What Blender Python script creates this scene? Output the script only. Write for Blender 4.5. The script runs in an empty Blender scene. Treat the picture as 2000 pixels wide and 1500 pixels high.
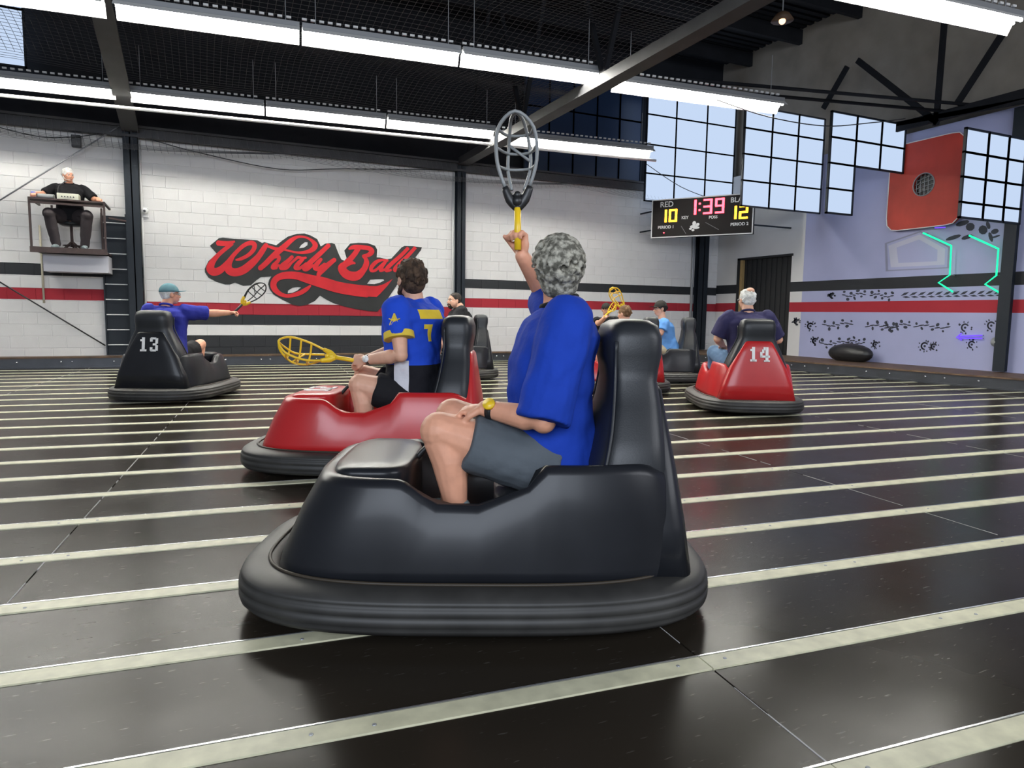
import bpy, bmesh, math, random
from mathutils import Vector, Matrix
from mathutils.noise import noise as mnoise
random.seed(7)
S = bpy.context.scene
COL = S.collection
R = math.radians

# ------------------------------------------------------------------ camera, world, lights, exposure
H = 1.02; F = 1335.0; YAW, PITCH, ROLL = 24.4, -5.85, 0.8
a_, p_, r_ = R(YAW), R(PITCH), R(ROLL)
FWD = Vector((math.sin(a_)*math.cos(p_), math.cos(a_)*math.cos(p_), math.sin(p_)))
RT0 = Vector((math.cos(a_), -math.sin(a_), 0)); UP0 = RT0.cross(FWD)
RT = RT0*math.cos(r_) + UP0*math.sin(r_); UP = -RT0*math.sin(r_) + UP0*math.cos(r_)
EYE = Vector((0, 0, H))
cam = bpy.data.cameras.new('camera'); camo = bpy.data.objects.new('camera', cam); COL.objects.link(camo)
cam.sensor_width = 36; cam.lens = F/2000*36; cam.clip_start = .05; cam.clip_end = 200
camo.matrix_world = Matrix((( RT.x, UP.x, -FWD.x, 0), (RT.y, UP.y, -FWD.y, 0), (RT.z, UP.z, -FWD.z, H), (0, 0, 0, 1)))
S.camera = camo
S.view_settings.view_transform = 'Standard'; S.view_settings.look = 'None'
S.view_settings.exposure = 0.0; S.view_settings.gamma = 1.0; S.view_settings.use_curve_mapping = False
W = bpy.data.worlds.new('world'); S.world = W; W.use_nodes = True
W.node_tree.nodes['Background'].inputs[0].default_value = (.62, .66, .75, 1)
W.node_tree.nodes['Background'].inputs[1].default_value = .28
TUBE_POWER = 140.0
REFLECTION_POWER = 1.0
def area(name, loc, tgt, sx, sy, power, col):
    l = bpy.data.lights.new(name, 'AREA'); l.shape = 'RECTANGLE'; l.size = sx; l.size_y = sy; l.energy = power; l.color = col
    o = bpy.data.objects.new(name, l); COL.objects.link(o); o.location = loc
    o.rotation_euler = (Vector(tgt)-Vector(loc)).to_track_quat('-Z', 'Y').to_euler(); return o
area('window_daylight', (-3.5, -5.0, 3.6), (2.5, 6, .8), 7, 3, 720, (.80, .88, 1.0))
area('lobby_light', (6.0, -3.5, 4.0), (5, 7, .6), 6, 2.5, 330, (.90, .93, 1.0))  # added fill lamp behind the camera, brightens karts and drivers

def ray(x, y): return RT*((x-1000)/F) + UP*((750-y)/F) + FWD
def onY(x, y, Y): d = ray(x, y); return EYE + d*(Y/d.y)
def onX(x, y, X): d = ray(x, y); return EYE + d*(X/d.x)
def onZ(x, y, z): d = ray(x, y); return EYE + d*((z-H)/d.z)

# ------------------------------------------------------------------ materials
def mat(name, col, rough=.5, metal=0, spec=.5, var=0, vscale=8, bump=0, bscale=60, coat=0, emit=None, estr=0, alpha=None):
    m = bpy.data.materials.new(name); m.use_nodes = True; nt = m.node_tree; b = nt.nodes['Principled BSDF']
    c = (*col, 1)
    b.inputs['Base Color'].default_value = c; b.inputs['Roughness'].default_value = rough
    b.inputs['Metallic'].default_value = metal; b.inputs['Specular IOR Level'].default_value = spec
    if coat: b.inputs['Coat Weight'].default_value = coat; b.inputs['Coat Roughness'].default_value = .12
    if emit: b.inputs['Emission Color'].default_value = (*emit, 1); b.inputs['Emission Strength'].default_value = estr
    if var or bump:
        tc = nt.nodes.new('ShaderNodeTexCoord')
    if var:
        n = nt.nodes.new('ShaderNodeTexNoise'); n.inputs['Scale'].default_value = vscale; n.inputs['Detail'].default_value = 5
        nt.links.new(tc.outputs['Object'], n.inputs['Vector'])
        r = nt.nodes.new('ShaderNodeValToRGB')
        r.color_ramp.elements[0].position = .3; r.color_ramp.elements[1].position = .7
        r.color_ramp.elements[0].color = (*[max(0, v*(1-var)) for v in col], 1); r.color_ramp.elements[1].color = (*[min(1, v*(1+var)) for v in col], 1)
        nt.links.new(n.outputs['Fac'], r.inputs['Fac']); nt.links.new(r.outputs['Color'], b.inputs['Base Color'])
    if bump:
        n2 = nt.nodes.new('ShaderNodeTexNoise'); n2.inputs['Scale'].default_value = bscale; n2.inputs['Detail'].default_value = 4
        nt.links.new(tc.outputs['Object'], n2.inputs['Vector'])
        bp = nt.nodes.new('ShaderNodeBump'); bp.inputs['Strength'].default_value = bump; bp.inputs['Distance'].default_value = .01
        nt.links.new(n2.outputs['Fac'], bp.inputs['Height']); nt.links.new(bp.outputs['Normal'], b.inputs['Normal'])
    return m
def glow(name, col, s):
    m = bpy.data.materials.new(name); m.use_nodes = True; nt = m.node_tree; nt.nodes.clear()
    e = nt.nodes.new('ShaderNodeEmission'); e.inputs[0].default_value = (*col, 1); e.inputs[1].default_value = s
    o = nt.nodes.new('ShaderNodeOutputMaterial'); nt.links.new(e.outputs[0], o.inputs[0]); return m
def band_mat(name, base, bands, rough=.75, xsplit=None, bands2=None, base2=None, axis='X', var=.05, mortar=0):
    """paint laid on in stripes by height (world z); a second scheme between two x values"""
    m = bpy.data.materials.new(name); m.use_nodes = True; nt = m.node_tree; b = nt.nodes['Principled BSDF']
    b.inputs['Roughness'].default_value = rough; b.inputs['Specular IOR Level'].default_value = .35
    g = nt.nodes.new('ShaderNodeNewGeometry'); sp = nt.nodes.new('ShaderNodeSeparateXYZ'); nt.links.new(g.outputs['Position'], sp.inputs[0])
    def stripes(base, bands):
        r = nt.nodes.new('ShaderNodeValToRGB'); r.color_ramp.interpolation = 'CONSTANT'
        mp = nt.nodes.new('ShaderNodeMath'); mp.operation = 'DIVIDE'; mp.inputs[1].default_value = 5.0
        nt.links.new(sp.outputs['Z'], mp.inputs[0]); nt.links.new(mp.outputs[0], r.inputs['Fac'])
        e = r.color_ramp.elements
        e[0].position = 0; e[0].color = (*(bands[0][2] if bands[0][0] <= 0 else base), 1)
        e[1].position = 1; e[1].color = (*base, 1)
        for lo, hi, c in bands:
            if lo > 0: q = e.new(lo/5); q.color = (*c, 1)
            q = e.new(hi/5); q.color = (*base, 1)
        return r.outputs['Color']
    # adjacent bands: remove the base step between them by merging afterwards
    out = stripes(base, bands)
    if bands2:
        o2 = stripes(base2 or base, bands2)
        c1 = nt.nodes.new('ShaderNodeMath'); c1.operation = 'GREATER_THAN'; c1.inputs[1].default_value = xsplit[0]
        c2 = nt.nodes.new('ShaderNodeMath'); c2.operation = 'LESS_THAN'; c2.inputs[1].default_value = xsplit[1]
        nt.links.new(sp.outputs[axis], c1.inputs[0]); nt.links.new(sp.outputs[axis], c2.inputs[0])
        mu = nt.nodes.new('ShaderNodeMath'); mu.operation = 'MULTIPLY'; nt.links.new(c1.outputs[0], mu.inputs[0]); nt.links.new(c2.outputs[0], mu.inputs[1])
        mx = nt.nodes.new('ShaderNodeMixRGB'); nt.links.new(mu.outputs[0], mx.inputs[0]); nt.links.new(out, mx.inputs[1]); nt.links.new(o2, mx.inputs[2]); out = mx.outputs[0]
    n = nt.nodes.new('ShaderNodeTexNoise'); n.inputs['Scale'].default_value = 3.5; n.inputs['Detail'].default_value = 8
    nt.links.new(g.outputs['Position'], n.inputs['Vector'])
    mr = nt.nodes.new('ShaderNodeMapRange'); mr.inputs['To Min'].default_value = 1-var*2; mr.inputs['To Max'].default_value = 1+var
    nt.links.new(n.outputs['Fac'], mr.inputs['Value'])
    mm = nt.nodes.new('ShaderNodeVectorMath'); mm.operation = 'SCALE'; nt.links.new(out, mm.inputs[0]); nt.links.new(mr.outputs[0], mm.inputs['Scale'])
    nt.links.new(mm.outputs[0], b.inputs['Base Color'])
    n2 = nt.nodes.new('ShaderNodeTexNoise'); n2.inputs['Scale'].default_value = 90; nt.links.new(g.outputs['Position'], n2.inputs['Vector'])
    bp = nt.nodes.new('ShaderNodeBump'); bp.inputs['Strength'].default_value = .25; bp.inputs['Distance'].default_value = .004
    nt.links.new(n2.outputs['Fac'], bp.inputs['Height']); nt.links.new(bp.outputs['Normal'], b.inputs['Normal'])
    return m
WHITE = (.70, .69, .68); BLK = (.022, .024, .028); RED = (.36, .022, .036); LAV_REFL = (.39, .41, .62)
M = {}
M['block'] = band_mat('painted block', WHITE, [(1.14, 1.345, RED), (1.55, 1.755, BLK)], xsplit=(-.92, 5.0),
                      bands2=[(0, .53, BLK), (.735, .935, BLK), (.9351, 1.14, RED)])
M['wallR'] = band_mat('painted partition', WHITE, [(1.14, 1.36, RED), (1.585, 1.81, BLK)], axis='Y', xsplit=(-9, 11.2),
                      bands2=[(1.14, 1.36, RED), (1.585, 1.81, BLK)], base2=LAV_REFL, var=.03)  # lavender base paints a bluish glass reflection onto the white wall
M['mortar'] = mat('mortar', (.42, .41, .40), .9)
def floor_mat():
    m = mat('dark steel plate', (.022, .019, .016), .2, 0, .07)
    nt = m.node_tree; b = nt.nodes['Principled BSDF']; g = nt.nodes.new('ShaderNodeNewGeometry')
    n = nt.nodes.new('ShaderNodeTexNoise'); n.inputs['Scale'].default_value = 1.6; n.inputs['Detail'].default_value = 6
    nt.links.new(g.outputs['Position'], n.inputs['Vector'])
    mr = nt.nodes.new('ShaderNodeMapRange'); mr.inputs['From Min'].default_value = .3; mr.inputs['From Max'].default_value = .7
    mr.inputs['To Min'].default_value = .19; mr.inputs['To Max'].default_value = .27; nt.links.new(n.outputs['Fac'], mr.inputs['Value'])
    # scuffs: stretched fine noise
    mp = nt.nodes.new('ShaderNodeMapping'); mp.inputs['Scale'].default_value = (14, 90, 1); mp.inputs['Rotation'].default_value = (0, 0, .7)
    nt.links.new(g.outputs['Position'], mp.inputs['Vector'])
    n3 = nt.nodes.new('ShaderNodeTexNoise'); n3.inputs['Scale'].default_value = 1; n3.inputs['Detail'].default_value = 3; nt.links.new(mp.outputs[0], n3.inputs['Vector'])
    r3 = nt.nodes.new('ShaderNodeMapRange'); r3.inputs['From Min'].default_value = .66; r3.inputs['From Max'].default_value = .80; nt.links.new(n3.outputs['Fac'], r3.inputs['Value'])
    ad = nt.nodes.new('ShaderNodeMath'); ad.operation = 'MULTIPLY_ADD'; ad.inputs[1].default_value = .18
    nt.links.new(r3.outputs[0], ad.inputs[0]); nt.links.new(mr.outputs[0], ad.inputs[2]); nt.links.new(ad.outputs[0], b.inputs['Roughness'])
    mx = nt.nodes.new('ShaderNodeMixRGB'); mx.inputs[1].default_value = (.021, .017, .0125, 1); mx.inputs[2].default_value = (.085, .08, .072, 1)
    nt.links.new(r3.outputs[0], mx.inputs[0]); nt.links.new(mx.outputs[0], b.inputs['Base Color'])
    n4 = nt.nodes.new('ShaderNodeTexNoise'); n4.inputs['Scale'].default_value = 5; nt.links.new(g.outputs['Position'], n4.inputs['Vector'])
    bp = nt.nodes.new('ShaderNodeBump'); bp.inputs['Strength'].default_value = .06; bp.inputs['Distance'].default_value = .02
    nt.links.new(n4.outputs['Fac'], bp.inputs['Height']); nt.links.new(bp.outputs['Normal'], b.inputs['Normal'])
    return m
M['plate'] = floor_mat()
M['strip'] = mat('worn pale strip', (.58, .56, .39), .45, 0, .5, .16, 14)
M['steel'] = mat('dark steel', (.05, .055, .065), .4, .3, .5, .2, 4)
M['column'] = mat('column paint', (.012, .017, .024), .6, 0, .3)
M['bolt'] = mat('zinc bolt', (.75, .76, .78), .25, .9)
M['wood'] = mat('worn wood', (.10, .06, .035), .6, 0, .4, .35, 6)
M['tan'] = mat('bare timber', (.35, .24, .10), .7)
M['dark'] = mat('roof dark', (.012, .013, .016), .8, 0, .2, .2, 2)
M['rafter'] = mat('truss steel', (.045, .045, .048), .6, 0, .4, .2, 3)
M['taupe'] = mat('gable sheeting', (.26, .235, .20), .85, 0, .3, .15, 2)
M['net'] = mat('net cord', (.085, .085, .09), .8)
M['tube'] = glow('lamp tube', (1.0, .98, .90), TUBE_POWER)
M['white'] = mat('white enamel', (.75, .75, .73), .4)
M['grey'] = mat('grey metal', (.30, .31, .32), .5, .3)
M['pane'] = glow('daylight pane', (.57, .70, .92), REFLECTION_POWER)  # glow stands for reflected daylight, no opening behind it
M['bluepane'] = mat('blue painted pane', (.012, .028, .07), .35)
M['door'] = mat('black door', (.012, .013, .014), .6)
M['red'] = mat('red moulded shell', (.47, .018, .020), .30, 0, .4, .06, 5, 0, 60, .15)
M['black'] = mat('black moulded shell', (.013, .014, .017), .33, 0, .24, .15, 5, 0, 60, .06)
M['seat'] = mat('black vinyl', (.018, .020, .023), .40, 0, .38, .1, 6, .05, 200)
M['rubber'] = mat('rubber', (.030, .029, .027), .55, 0, .5, .3, 7)
M['brownpl'] = mat('tub liner', (.035, .026, .016), .6)
M['num'] = mat('white vinyl number', (.80, .80, .78), .5)
M['yellow'] = mat('yellow plastic', (.80, .52, .02), .35)
M['blackpl'] = mat('black plastic', (.015, .015, .016), .4)
M['greypl'] = mat('grey plastic', (.22, .23, .23), .4)
M['skin'] = mat('skin', (.68, .38, .26), .5, 0, .4, .07, 18)
M['skin2'] = mat('ruddy skin', (.68, .33, .21), .5, 0, .4, .09, 18)
M['eye'] = mat('eye white', (.7, .68, .65), .3); M['iris'] = mat('iris', (.03, .02, .015), .3)
M['lip'] = mat('lips', (.42, .14, .11), .5)
def hairm(n, a, b, sc=26):
    m = mat(n, a, .75, 0, .3, .01, sc, .7, 55)
    for nd in m.node_tree.nodes:
        if nd.type == 'VALTORGB': nd.color_ramp.elements[0].color = (*a, 1); nd.color_ramp.elements[1].color = (*b, 1); nd.color_ramp.elements[0].position = .42; nd.color_ramp.elements[1].position = .6
    return m
M['h_grey'] = hairm('grey curls', (.10, .095, .075), (.42, .40, .33), 45)
M['h_brown'] = hairm('brown hair', (.030, .018, .011), (.085, .052, .032))
M['h_white'] = hairm('white hair', (.55, .54, .50), (.80, .80, .77))
M['h_ginger'] = hairm('light brown hair', (.12, .065, .03), (.22, .13, .065))
M['h_dark'] = hairm('dark hair', (.012, .009, .008), (.03, .022, .018))
def cloth(n, c): return mat(n, c, .85, 0, .2, .12, 5, 1.0, 9)
M['royal'] = cloth('royal blue cloth', (.010, .045, .36)); M['jersey'] = cloth('jersey blue', (.015, .065, .52))
M['navy'] = cloth('purple navy cloth', (.035, .032, .085)); M['ultra'] = cloth('blue violet cloth', (.028, .035, .27))
M['sky'] = cloth('sky blue cotton', (.13, .32, .68)); M['tee'] = cloth('black cotton', (.010, .010, .012))
M['greycl'] = cloth('grey shorts', (.095, .11, .125)); M['blackcl'] = cloth('black shorts', (.012, .012, .014))
M['jeans'] = cloth('blue denim', (.10, .17, .28)); M['khaki'] = cloth('khaki', (.50, .44, .30)); M['charc'] = cloth('charcoal trousers', (.05, .042, .045))
M['teal'] = cloth('faded teal cap', (.10, .20, .23)); M['capblk'] = cloth('black cap', (.03, .028, .025))
M['gold'] = mat('gold print', (.70, .50, .04), .6); M['whitecl'] = cloth('white panel', (.62, .62, .66)); M['blackc2'] = cloth('black panel', (.010, .010, .014))
M['shoe'] = mat('grey shoe', (.16, .20, .21), .7); M['sole'] = mat('shoe sole', (.6, .6, .58), .6)
M['murk'] = mat('black mural paint', (.028, .030, .030), .7, 0, .3, .2, 3); M['murr'] = mat('red mural paint', (.58, .022, .030), .6, 0, .3, .12, 4); M['murw'] = mat('white mural paint', (.74, .74, .74), .7)
M['boardred'] = mat('goal board red', (.46, .040, .022), .55, 0, .4, .12, 3)
M['stencil'] = mat('stencil paint', (.035, .038, .055), .8)
M['lavtrim'] = mat('pale lavender paint', (.50, .51, .63), .8); M['lavdark'] = mat('slate lavender paint', (.26, .27, .38), .8)
M['neong'] = glow('green neon', (.02, .9, .38), 1.6); M['neonp'] = glow('violet neon', (.16, .07, 1.0), 1.5)
M['amber'] = glow('amber segment', (1.0, .45, .02), 7.0); M['redled'] = glow('red segment', (1.0, .03, .045), 14.0)
M['sbface'] = mat('scoreboard face', (.010, .007, .007), .6, 0, .25)

# ------------------------------------------------------------------ mesh helpers
def link(name, me, m, parent=None, smooth=False):
    o = bpy.data.objects.new(name, me); COL.objects.link(o)
    if m is not None:
        me.materials.clear(); me.materials.append(m)
    if parent: o.parent = parent
    if smooth: me.shade_smooth()
    return o
def obj(name, bm, m, parent=None, smooth=False, bevel=0, recalc=True):
    if recalc: bmesh.ops.recalc_face_normals(bm, faces=bm.faces)
    me = bpy.data.meshes.new(name); bm.to_mesh(me); bm.free()
    o = link(name, me, m, parent, smooth)
    if bevel:
        b = o.modifiers.new('b', 'BEVEL'); b.width = bevel; b.segments = 2; b.limit_method = 'ANGLE'
    return o
def thing(name, label, cat, loc=(0, 0, 0), rz=0, group=None):
    o = bpy.data.objects.new(name, None); COL.objects.link(o); o.empty_display_size = .1
    o.location = loc; o.rotation_euler = (0, 0, rz); o['label'] = label; o['category'] = cat
    if group: o['group'] = group
    return o
def tag(o, label, cat, group=None):
    o['label'] = label; o['category'] = cat
    if group: o['group'] = group
    return o
def struct(o, label, cat='structure'):
    o['kind'] = 'structure'; o['label'] = label; o['category'] = cat; return o
def box(bm, x0, x1, y0, y1, z0, z1, mtx=None):
    vs = [bm.verts.new((x, y, z)) for x in (x0, x1) for y in (y0, y1) for z in (z0, z1)]
    for f in ((0, 1, 3, 2), (4, 6, 7, 5), (0, 4, 5, 1), (2, 3, 7, 6), (0, 2, 6, 4), (1, 5, 7, 3)): bm.faces.new([vs[i] for i in f])
    if mtx is not None:
        for v in vs: v.co = mtx @ v.co
    return vs
def bar(bm, p, q, w, h=None, up=(0, 0, 1)):
    p, q = Vector(p), Vector(q); h = h or w; d = (q-p).normalized(); s = d.cross(Vector(up))
    if s.length < 1e-4: s = d.cross(Vector((0, 1, 0)))
    s.normalize(); u = s.cross(d); L = (q-p).length
    m = Matrix(((s.x, d.x, u.x, p.x), (s.y, d.y, u.y, p.y), (s.z, d.z, u.z, p.z), (0, 0, 0, 1)))
    box(bm, -w/2, w/2, 0, L, -h/2, h/2, m)
def prism(bm, poly, thick, to3d):
    """flat polygon given as 2D points, to3d(p, depth) puts it in the world"""
    a = [bm.verts.new(to3d(p, 0)) for p in poly]; b = [bm.verts.new(to3d(p, thick)) for p in poly]
    n = len(poly)
    try:
        bm.faces.new(a); bm.faces.new(b[::-1])
    except ValueError: pass
    for i in range(n): bm.faces.new((a[i], b[i], b[(i+1) % n], a[(i+1) % n]))
def catmull(pts, n=6, closed=False):
    P = [Vector(p) for p in pts]; out = []
    N = len(P)
    for i in range(N if closed else N-1):
        g = lambda k: P[k % N] if closed else P[max(0, min(N-1, k))]
        a, b, c, d = g(i-1), g(i), g(i+1), g(i+2)
        for j in range(n):
            t = j/n; out.append(.5*((2*b)+(c-a)*t+(2*a-5*b+4*c-d)*t*t+(3*b-a-3*c+d)*t**3))
    if not closed: out.append(P[-1].copy())
    return out
def tube(bm, pts, rad, seg=8, smooth=0, closed=False, caps=True, flat=1.0, side=None):
    """swept tube; rad number or list; flat squeezes the section along its second axis"""
    P = [Vector(p) for p in pts]; n = len(P)
    Rr = [rad]*n if isinstance(rad, (int, float)) else list(rad)
    if smooth:
        Q = catmull([(*p,) for p in P], smooth, closed)
        RR = []
        for i in range(n if closed else n-1):
            for j in range(smooth): RR.append(Rr[i]*(1-j/smooth)+Rr[(i+1) % n]*j/smooth)
        if not closed: RR.append(Rr[-1])
        P, Rr = Q, RR; n = len(P)
    rings = []; up = Vector(side) if side else None
    for i in range(n):
        d = (P[(i+1) % n]-P[i-1]) if (closed or 0 < i < n-1) else (P[1]-P[0] if i == 0 else P[-1]-P[-2])
        if d.length < 1e-9: d = Vector((0, 0, 1))
        d.normalize()
        if up is None: up = Vector((0, 0, 1)) if abs(d.z) < .9 else Vector((1, 0, 0))
        s = up - d*up.dot(d)
        if s.length < 1e-5: s = d.orthogonal()
        s.normalize()
        if side is None: up = s
        t = d.cross(s)
        rings.append([bm.verts.new(P[i] + (s*math.cos(2*math.pi*k/seg)+t*math.sin(2*math.pi*k/seg)*flat)*Rr[i]) for k in range(seg)])
    for i in range(n if closed else n-1):
        A, B = rings[i], rings[(i+1) % n]
        for k in range(seg): bm.faces.new((A[k], A[(k+1) % seg], B[(k+1) % seg], B[k]))
    if caps and not closed:
        bm.faces.new(rings[0][::-1]); bm.faces.new(rings[-1])
def blob(bm, c, r, rot=None, seg=14, rings=10):
    if isinstance(r, (int, float)): r = (r, r, r)
    m = Matrix.Translation(Vector(c)) @ (rot.to_4x4() if rot is not None else Matrix.Identity(4)) @ Matrix.Diagonal((*r, 1))
    bmesh.ops.create_uvsphere(bm, u_segments=seg, v_segments=rings, radius=1, matrix=m)
def limb(bm, pts, rad, seg=14):
    """tapered capsule chain"""
    P = [Vector(p) for p in pts]
    tube(bm, P, rad, seg)
    for p, r in zip(P, rad if not isinstance(rad, (int, float)) else [rad]*len(P)): blob(bm, p, r, seg=seg, rings=8)
def bake(bm, voxel, name, m, parent, smooth=2, sf=.5):
    bmesh.ops.recalc_face_normals(bm, faces=bm.faces)
    me = bpy.data.meshes.new('tmp'); bm.to_mesh(me); bm.free()
    o = bpy.data.objects.new('tmp', me); COL.objects.link(o)
    r = o.modifiers.new('r', 'REMESH'); r.mode = 'VOXEL'; r.voxel_size = voxel; r.use_smooth_shade = True
    if smooth:
        s = o.modifiers.new('s', 'SMOOTH'); s.factor = sf; s.iterations = smooth
    dg = bpy.context.evaluated_depsgraph_get(); dg.update()
    out = bpy.data.meshes.new_from_object(o.evaluated_get(dg)); out.name = name
    bpy.data.objects.remove(o); bpy.data.meshes.remove(me)
    if m is not None: out.materials.clear(); out.materials.append(m)
    out.shade_smooth()
    q = bpy.data.objects.new(name, out); COL.objects.link(q)
    if parent: q.parent = parent
    return q
def wrinkle(o, amp, f=8.0):
    me = o.data; ns = [v.normal.copy() for v in me.vertices]
    for v, n in zip(me.vertices, ns):
        c = v.co; k = mnoise(Vector((c.x*f, c.y*f, c.z*f*1.2)))+.6*mnoise(Vector((c.x*f*2.2+c.z*9, c.y*f*2.2, c.z*f*1.6+5)))
        v.co = c+n*amp*k
    return o
def superloop(L0, L1, Wd, n, N=64):
    """plan loop: front half length L0, rear L1, half width Wd, superellipse exponent n"""
    out = []
    for i in range(N):
        t = 2*math.pi*i/N; c, s = math.cos(t), math.sin(t)
        out.append(((L0 if c >= 0 else L1)*math.copysign(abs(c)**(2/n), c), Wd*math.copysign(abs(s)**(2/n), s)))
    return out
def lofts(bm, loops, cap0=True, cap1=True, close=False):
    rs = [[bm.verts.new(p) for p in l] for l in loops]; n = len(loops[0])
    for A, B in list(zip(rs, rs[1:])) + ([(rs[-1], rs[0])] if close else []):
        for k in range(n): bm.faces.new((A[k], A[(k+1) % n], B[(k+1) % n], B[k]))
    if not close:
        if cap0: bm.faces.new(rs[0][::-1])
        if cap1: bm.faces.new(rs[-1])

# ------------------------------------------------------------------ floor: plates and strips
SA = R(-5.0); SD = Vector((math.cos(SA), math.sin(SA), 0)); SN = Vector((-math.sin(SA), math.cos(SA), 0))
PITCHS = .517; S0 = 2.147*math.cos(SA)
XL, YF, YB = -7.0, -2.0, 13.66
def railx(Y): return 10.45 - .0875*(Y-9.8)
def clip(poly, a, b, c):      # keep a*x+b*y<=c
    out = []
    for i in range(len(poly)):
        p, q = poly[i], poly[(i+1) % len(poly)]; dp, dq = a*p[0]+b*p[1]-c, a*q[0]+b*q[1]-c
        if dp <= 0: out.append(p)
        if (dp < 0 < dq) or (dq < 0 < dp): t = dp/(dp-dq); out.append((p[0]+(q[0]-p[0])*t, p[1]+(q[1]-p[1])*t))
    return out
def clipall(poly):
    poly = clip(poly, -1, 0, -XL); poly = clip(poly, 0, 1, YB); poly = clip(poly, 0, -1, -YF) if poly else poly
    return clip(poly, 1, .0875, 10.45+.0875*9.8+.02) if poly else poly
bm = bmesh.new(); box(bm, XL-.2, 12.3, YF-.2, 14.2, -.10, -.012)
floor = struct(obj('floor', bm, M['dark']), 'glossy dark steel plate floor striped with pale strips', 'floor')
def quad(s0, s1, n0, n1): return [tuple((SD*s+SN*n)[:2]) for s, n in ((s0, n0), (s1, n0), (s1, n1), (s0, n1))]
SEAM = 2.07
for k in range(-9, 28):
    n0 = S0 + k*PITCHS
    near = k < 3
    sw = .070
    for j in range(-5, 7):
        s0 = 1.36 - .17 + j*SEAM; s1 = s0+SEAM
        pl = clipall(quad(s0+.003, s1-.003, n0+sw/2+.004, n0+PITCHS-sw/2-.004))
        if len(pl) >= 3:
            bm = bmesh.new(); dz = random.uniform(-.0008, .0008)
            prism(bm, pl, .011, lambda p, d: (p[0], p[1], -.011+d+dz if d else -.011)); obj('plate', bm, M['plate'], floor)
        if j % 2 == 0:
            pl = clipall(quad(s0+.002, s1+SEAM-.002, n0-sw/2, n0+sw/2))
            if len(pl) >= 3:
                bm = bmesh.new(); prism(bm, pl, .015, lambda p, d: (p[0], p[1], -.011+d))
                obj('strip', bm, M['strip'], floor)
bm = bmesh.new()
for k in range(-2, 4):
    for j in range(-1, 4):
        for ds in (-.09, .07, .95, 1.1):
            p = SD*(1.36-.17+j*SEAM+ds) + SN*(S0+k*PITCHS+random.uniform(-.008, .008))
            bmesh.ops.create_cone(bm, cap_ends=True, segments=8, radius1=.006, radius2=.005, depth=.002, matrix=Matrix.Translation((p.x, p.y, .005)))
o = obj('strip_screw', bm, M['grey'], floor); o['kind'] = 'stuff'
bm = bmesh.new()
for k in range(-4, 26):
    n = S0 + k*PITCHS + .035+.006
    pl = clipall(quad(-8, 11, n-.003, n+.003))
    if len(pl) >= 3: prism(bm, pl, .016, lambda p, d: (p[0], p[1], -.011+d))
o = obj('strip_edging', bm, M['bolt'], floor); o['kind'] = 'stuff'
bm = bmesh.new()
for k in range(-4, 26):
    n0 = S0+k*PITCHS
    for j in range(-4, 7):
        s = 1.36-.17+j*SEAM; x_ = n0+.045
        while x_ < n0+PITCHS-.05:      # worn bright edge along each plate joint, broken here and there
            e_ = x_+random.uniform(.04, .16)
            if random.random() < .7:
                pl = clipall(quad(s-.0035, s-.0015+random.uniform(0, .003), x_, min(e_, n0+PITCHS-.045)))
                if len(pl) >= 3: prism(bm, pl, .0125, lambda p, d: (p[0], p[1], -.011+d))
            x_ = e_
o = obj('plate_seam', bm, M['mortar'], floor); o['kind'] = 'stuff'

# ------------------------------------------------------------------ back wall of painted blocks
YW = 13.97
bm = bmesh.new(); box(bm, -7, 12.06, YW+.007, YW+.2, 0, 4.06)
wall = struct(obj('wall_back', bm, M['block']), 'white painted block wall with black and red stripes behind the karts', 'wall')
blocks = []; CH = .2035
for c in range(-1, 19):
    z0 = .122 + c*CH; z1 = z0+CH-.005
    if z1 > 4.07: z1 = 4.05
    x = -6.0 - (.2 if c % 2 else 0)
    while x < 12.06:
        blocks.append((x, min(x+.4, 12.05), max(z0, 0), z1)); x += .406
def px(P):
    d = Vector(P)-EYE; z = d.dot(FWD); return (1000+F*d.dot(RT)/z, 750-F*d.dot(UP)/z, z)
def share(b):
    X, Y, z = px(((b[0]+b[1])/2, YW, (b[2]+b[3])/2))
    vis = -20 < X < 2010 and -10 < Y < 1500
    hid = 985 < X < 1180 or (b[2] < .2)
    return (1 if vis else 0) * (.3 if hid else 1) / z
blocks.sort(key=share, reverse=True)
def blockmesh(bm, b, dy):
    e = .005
    x0, x1, z0, z1 = b; y1 = YW+.02; y0 = YW+dy
    v = [bm.verts.new(p) for p in ((x0, y1, z0), (x1, y1, z0), (x1, y1, z1), (x0, y1, z1), (x0, y0+e, z0), (x1, y0+e, z0), (x1, y0+e, z1), (x0, y0+e, z1),
                                    (x0+e, y0, z0+e), (x1-e, y0, z0+e), (x1-e, y0, z1-e), (x0+e, y0, z1-e))]
    for f in ((4, 5, 9, 8), (5, 6, 10, 9), (6, 7, 11, 10), (7, 4, 8, 11), (8, 9, 10, 11), (0, 1, 5, 4), (1, 2, 6, 5), (2, 3, 7, 6), (3, 0, 4, 7)): bm.faces.new([v[i] for i in f])
rest = bmesh.new()
for i, b in enumerate(blocks):
    dy = random.uniform(-.002, .002) if random.random() > .06 else .005
    if i < 299:
        bm = bmesh.new(); blockmesh(bm, b, dy); obj('block', bm, M['block'], wall)
    else: blockmesh(rest, b, dy)
o = obj('block', rest, M['block'], wall); o['kind'] = 'stuff'
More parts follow.
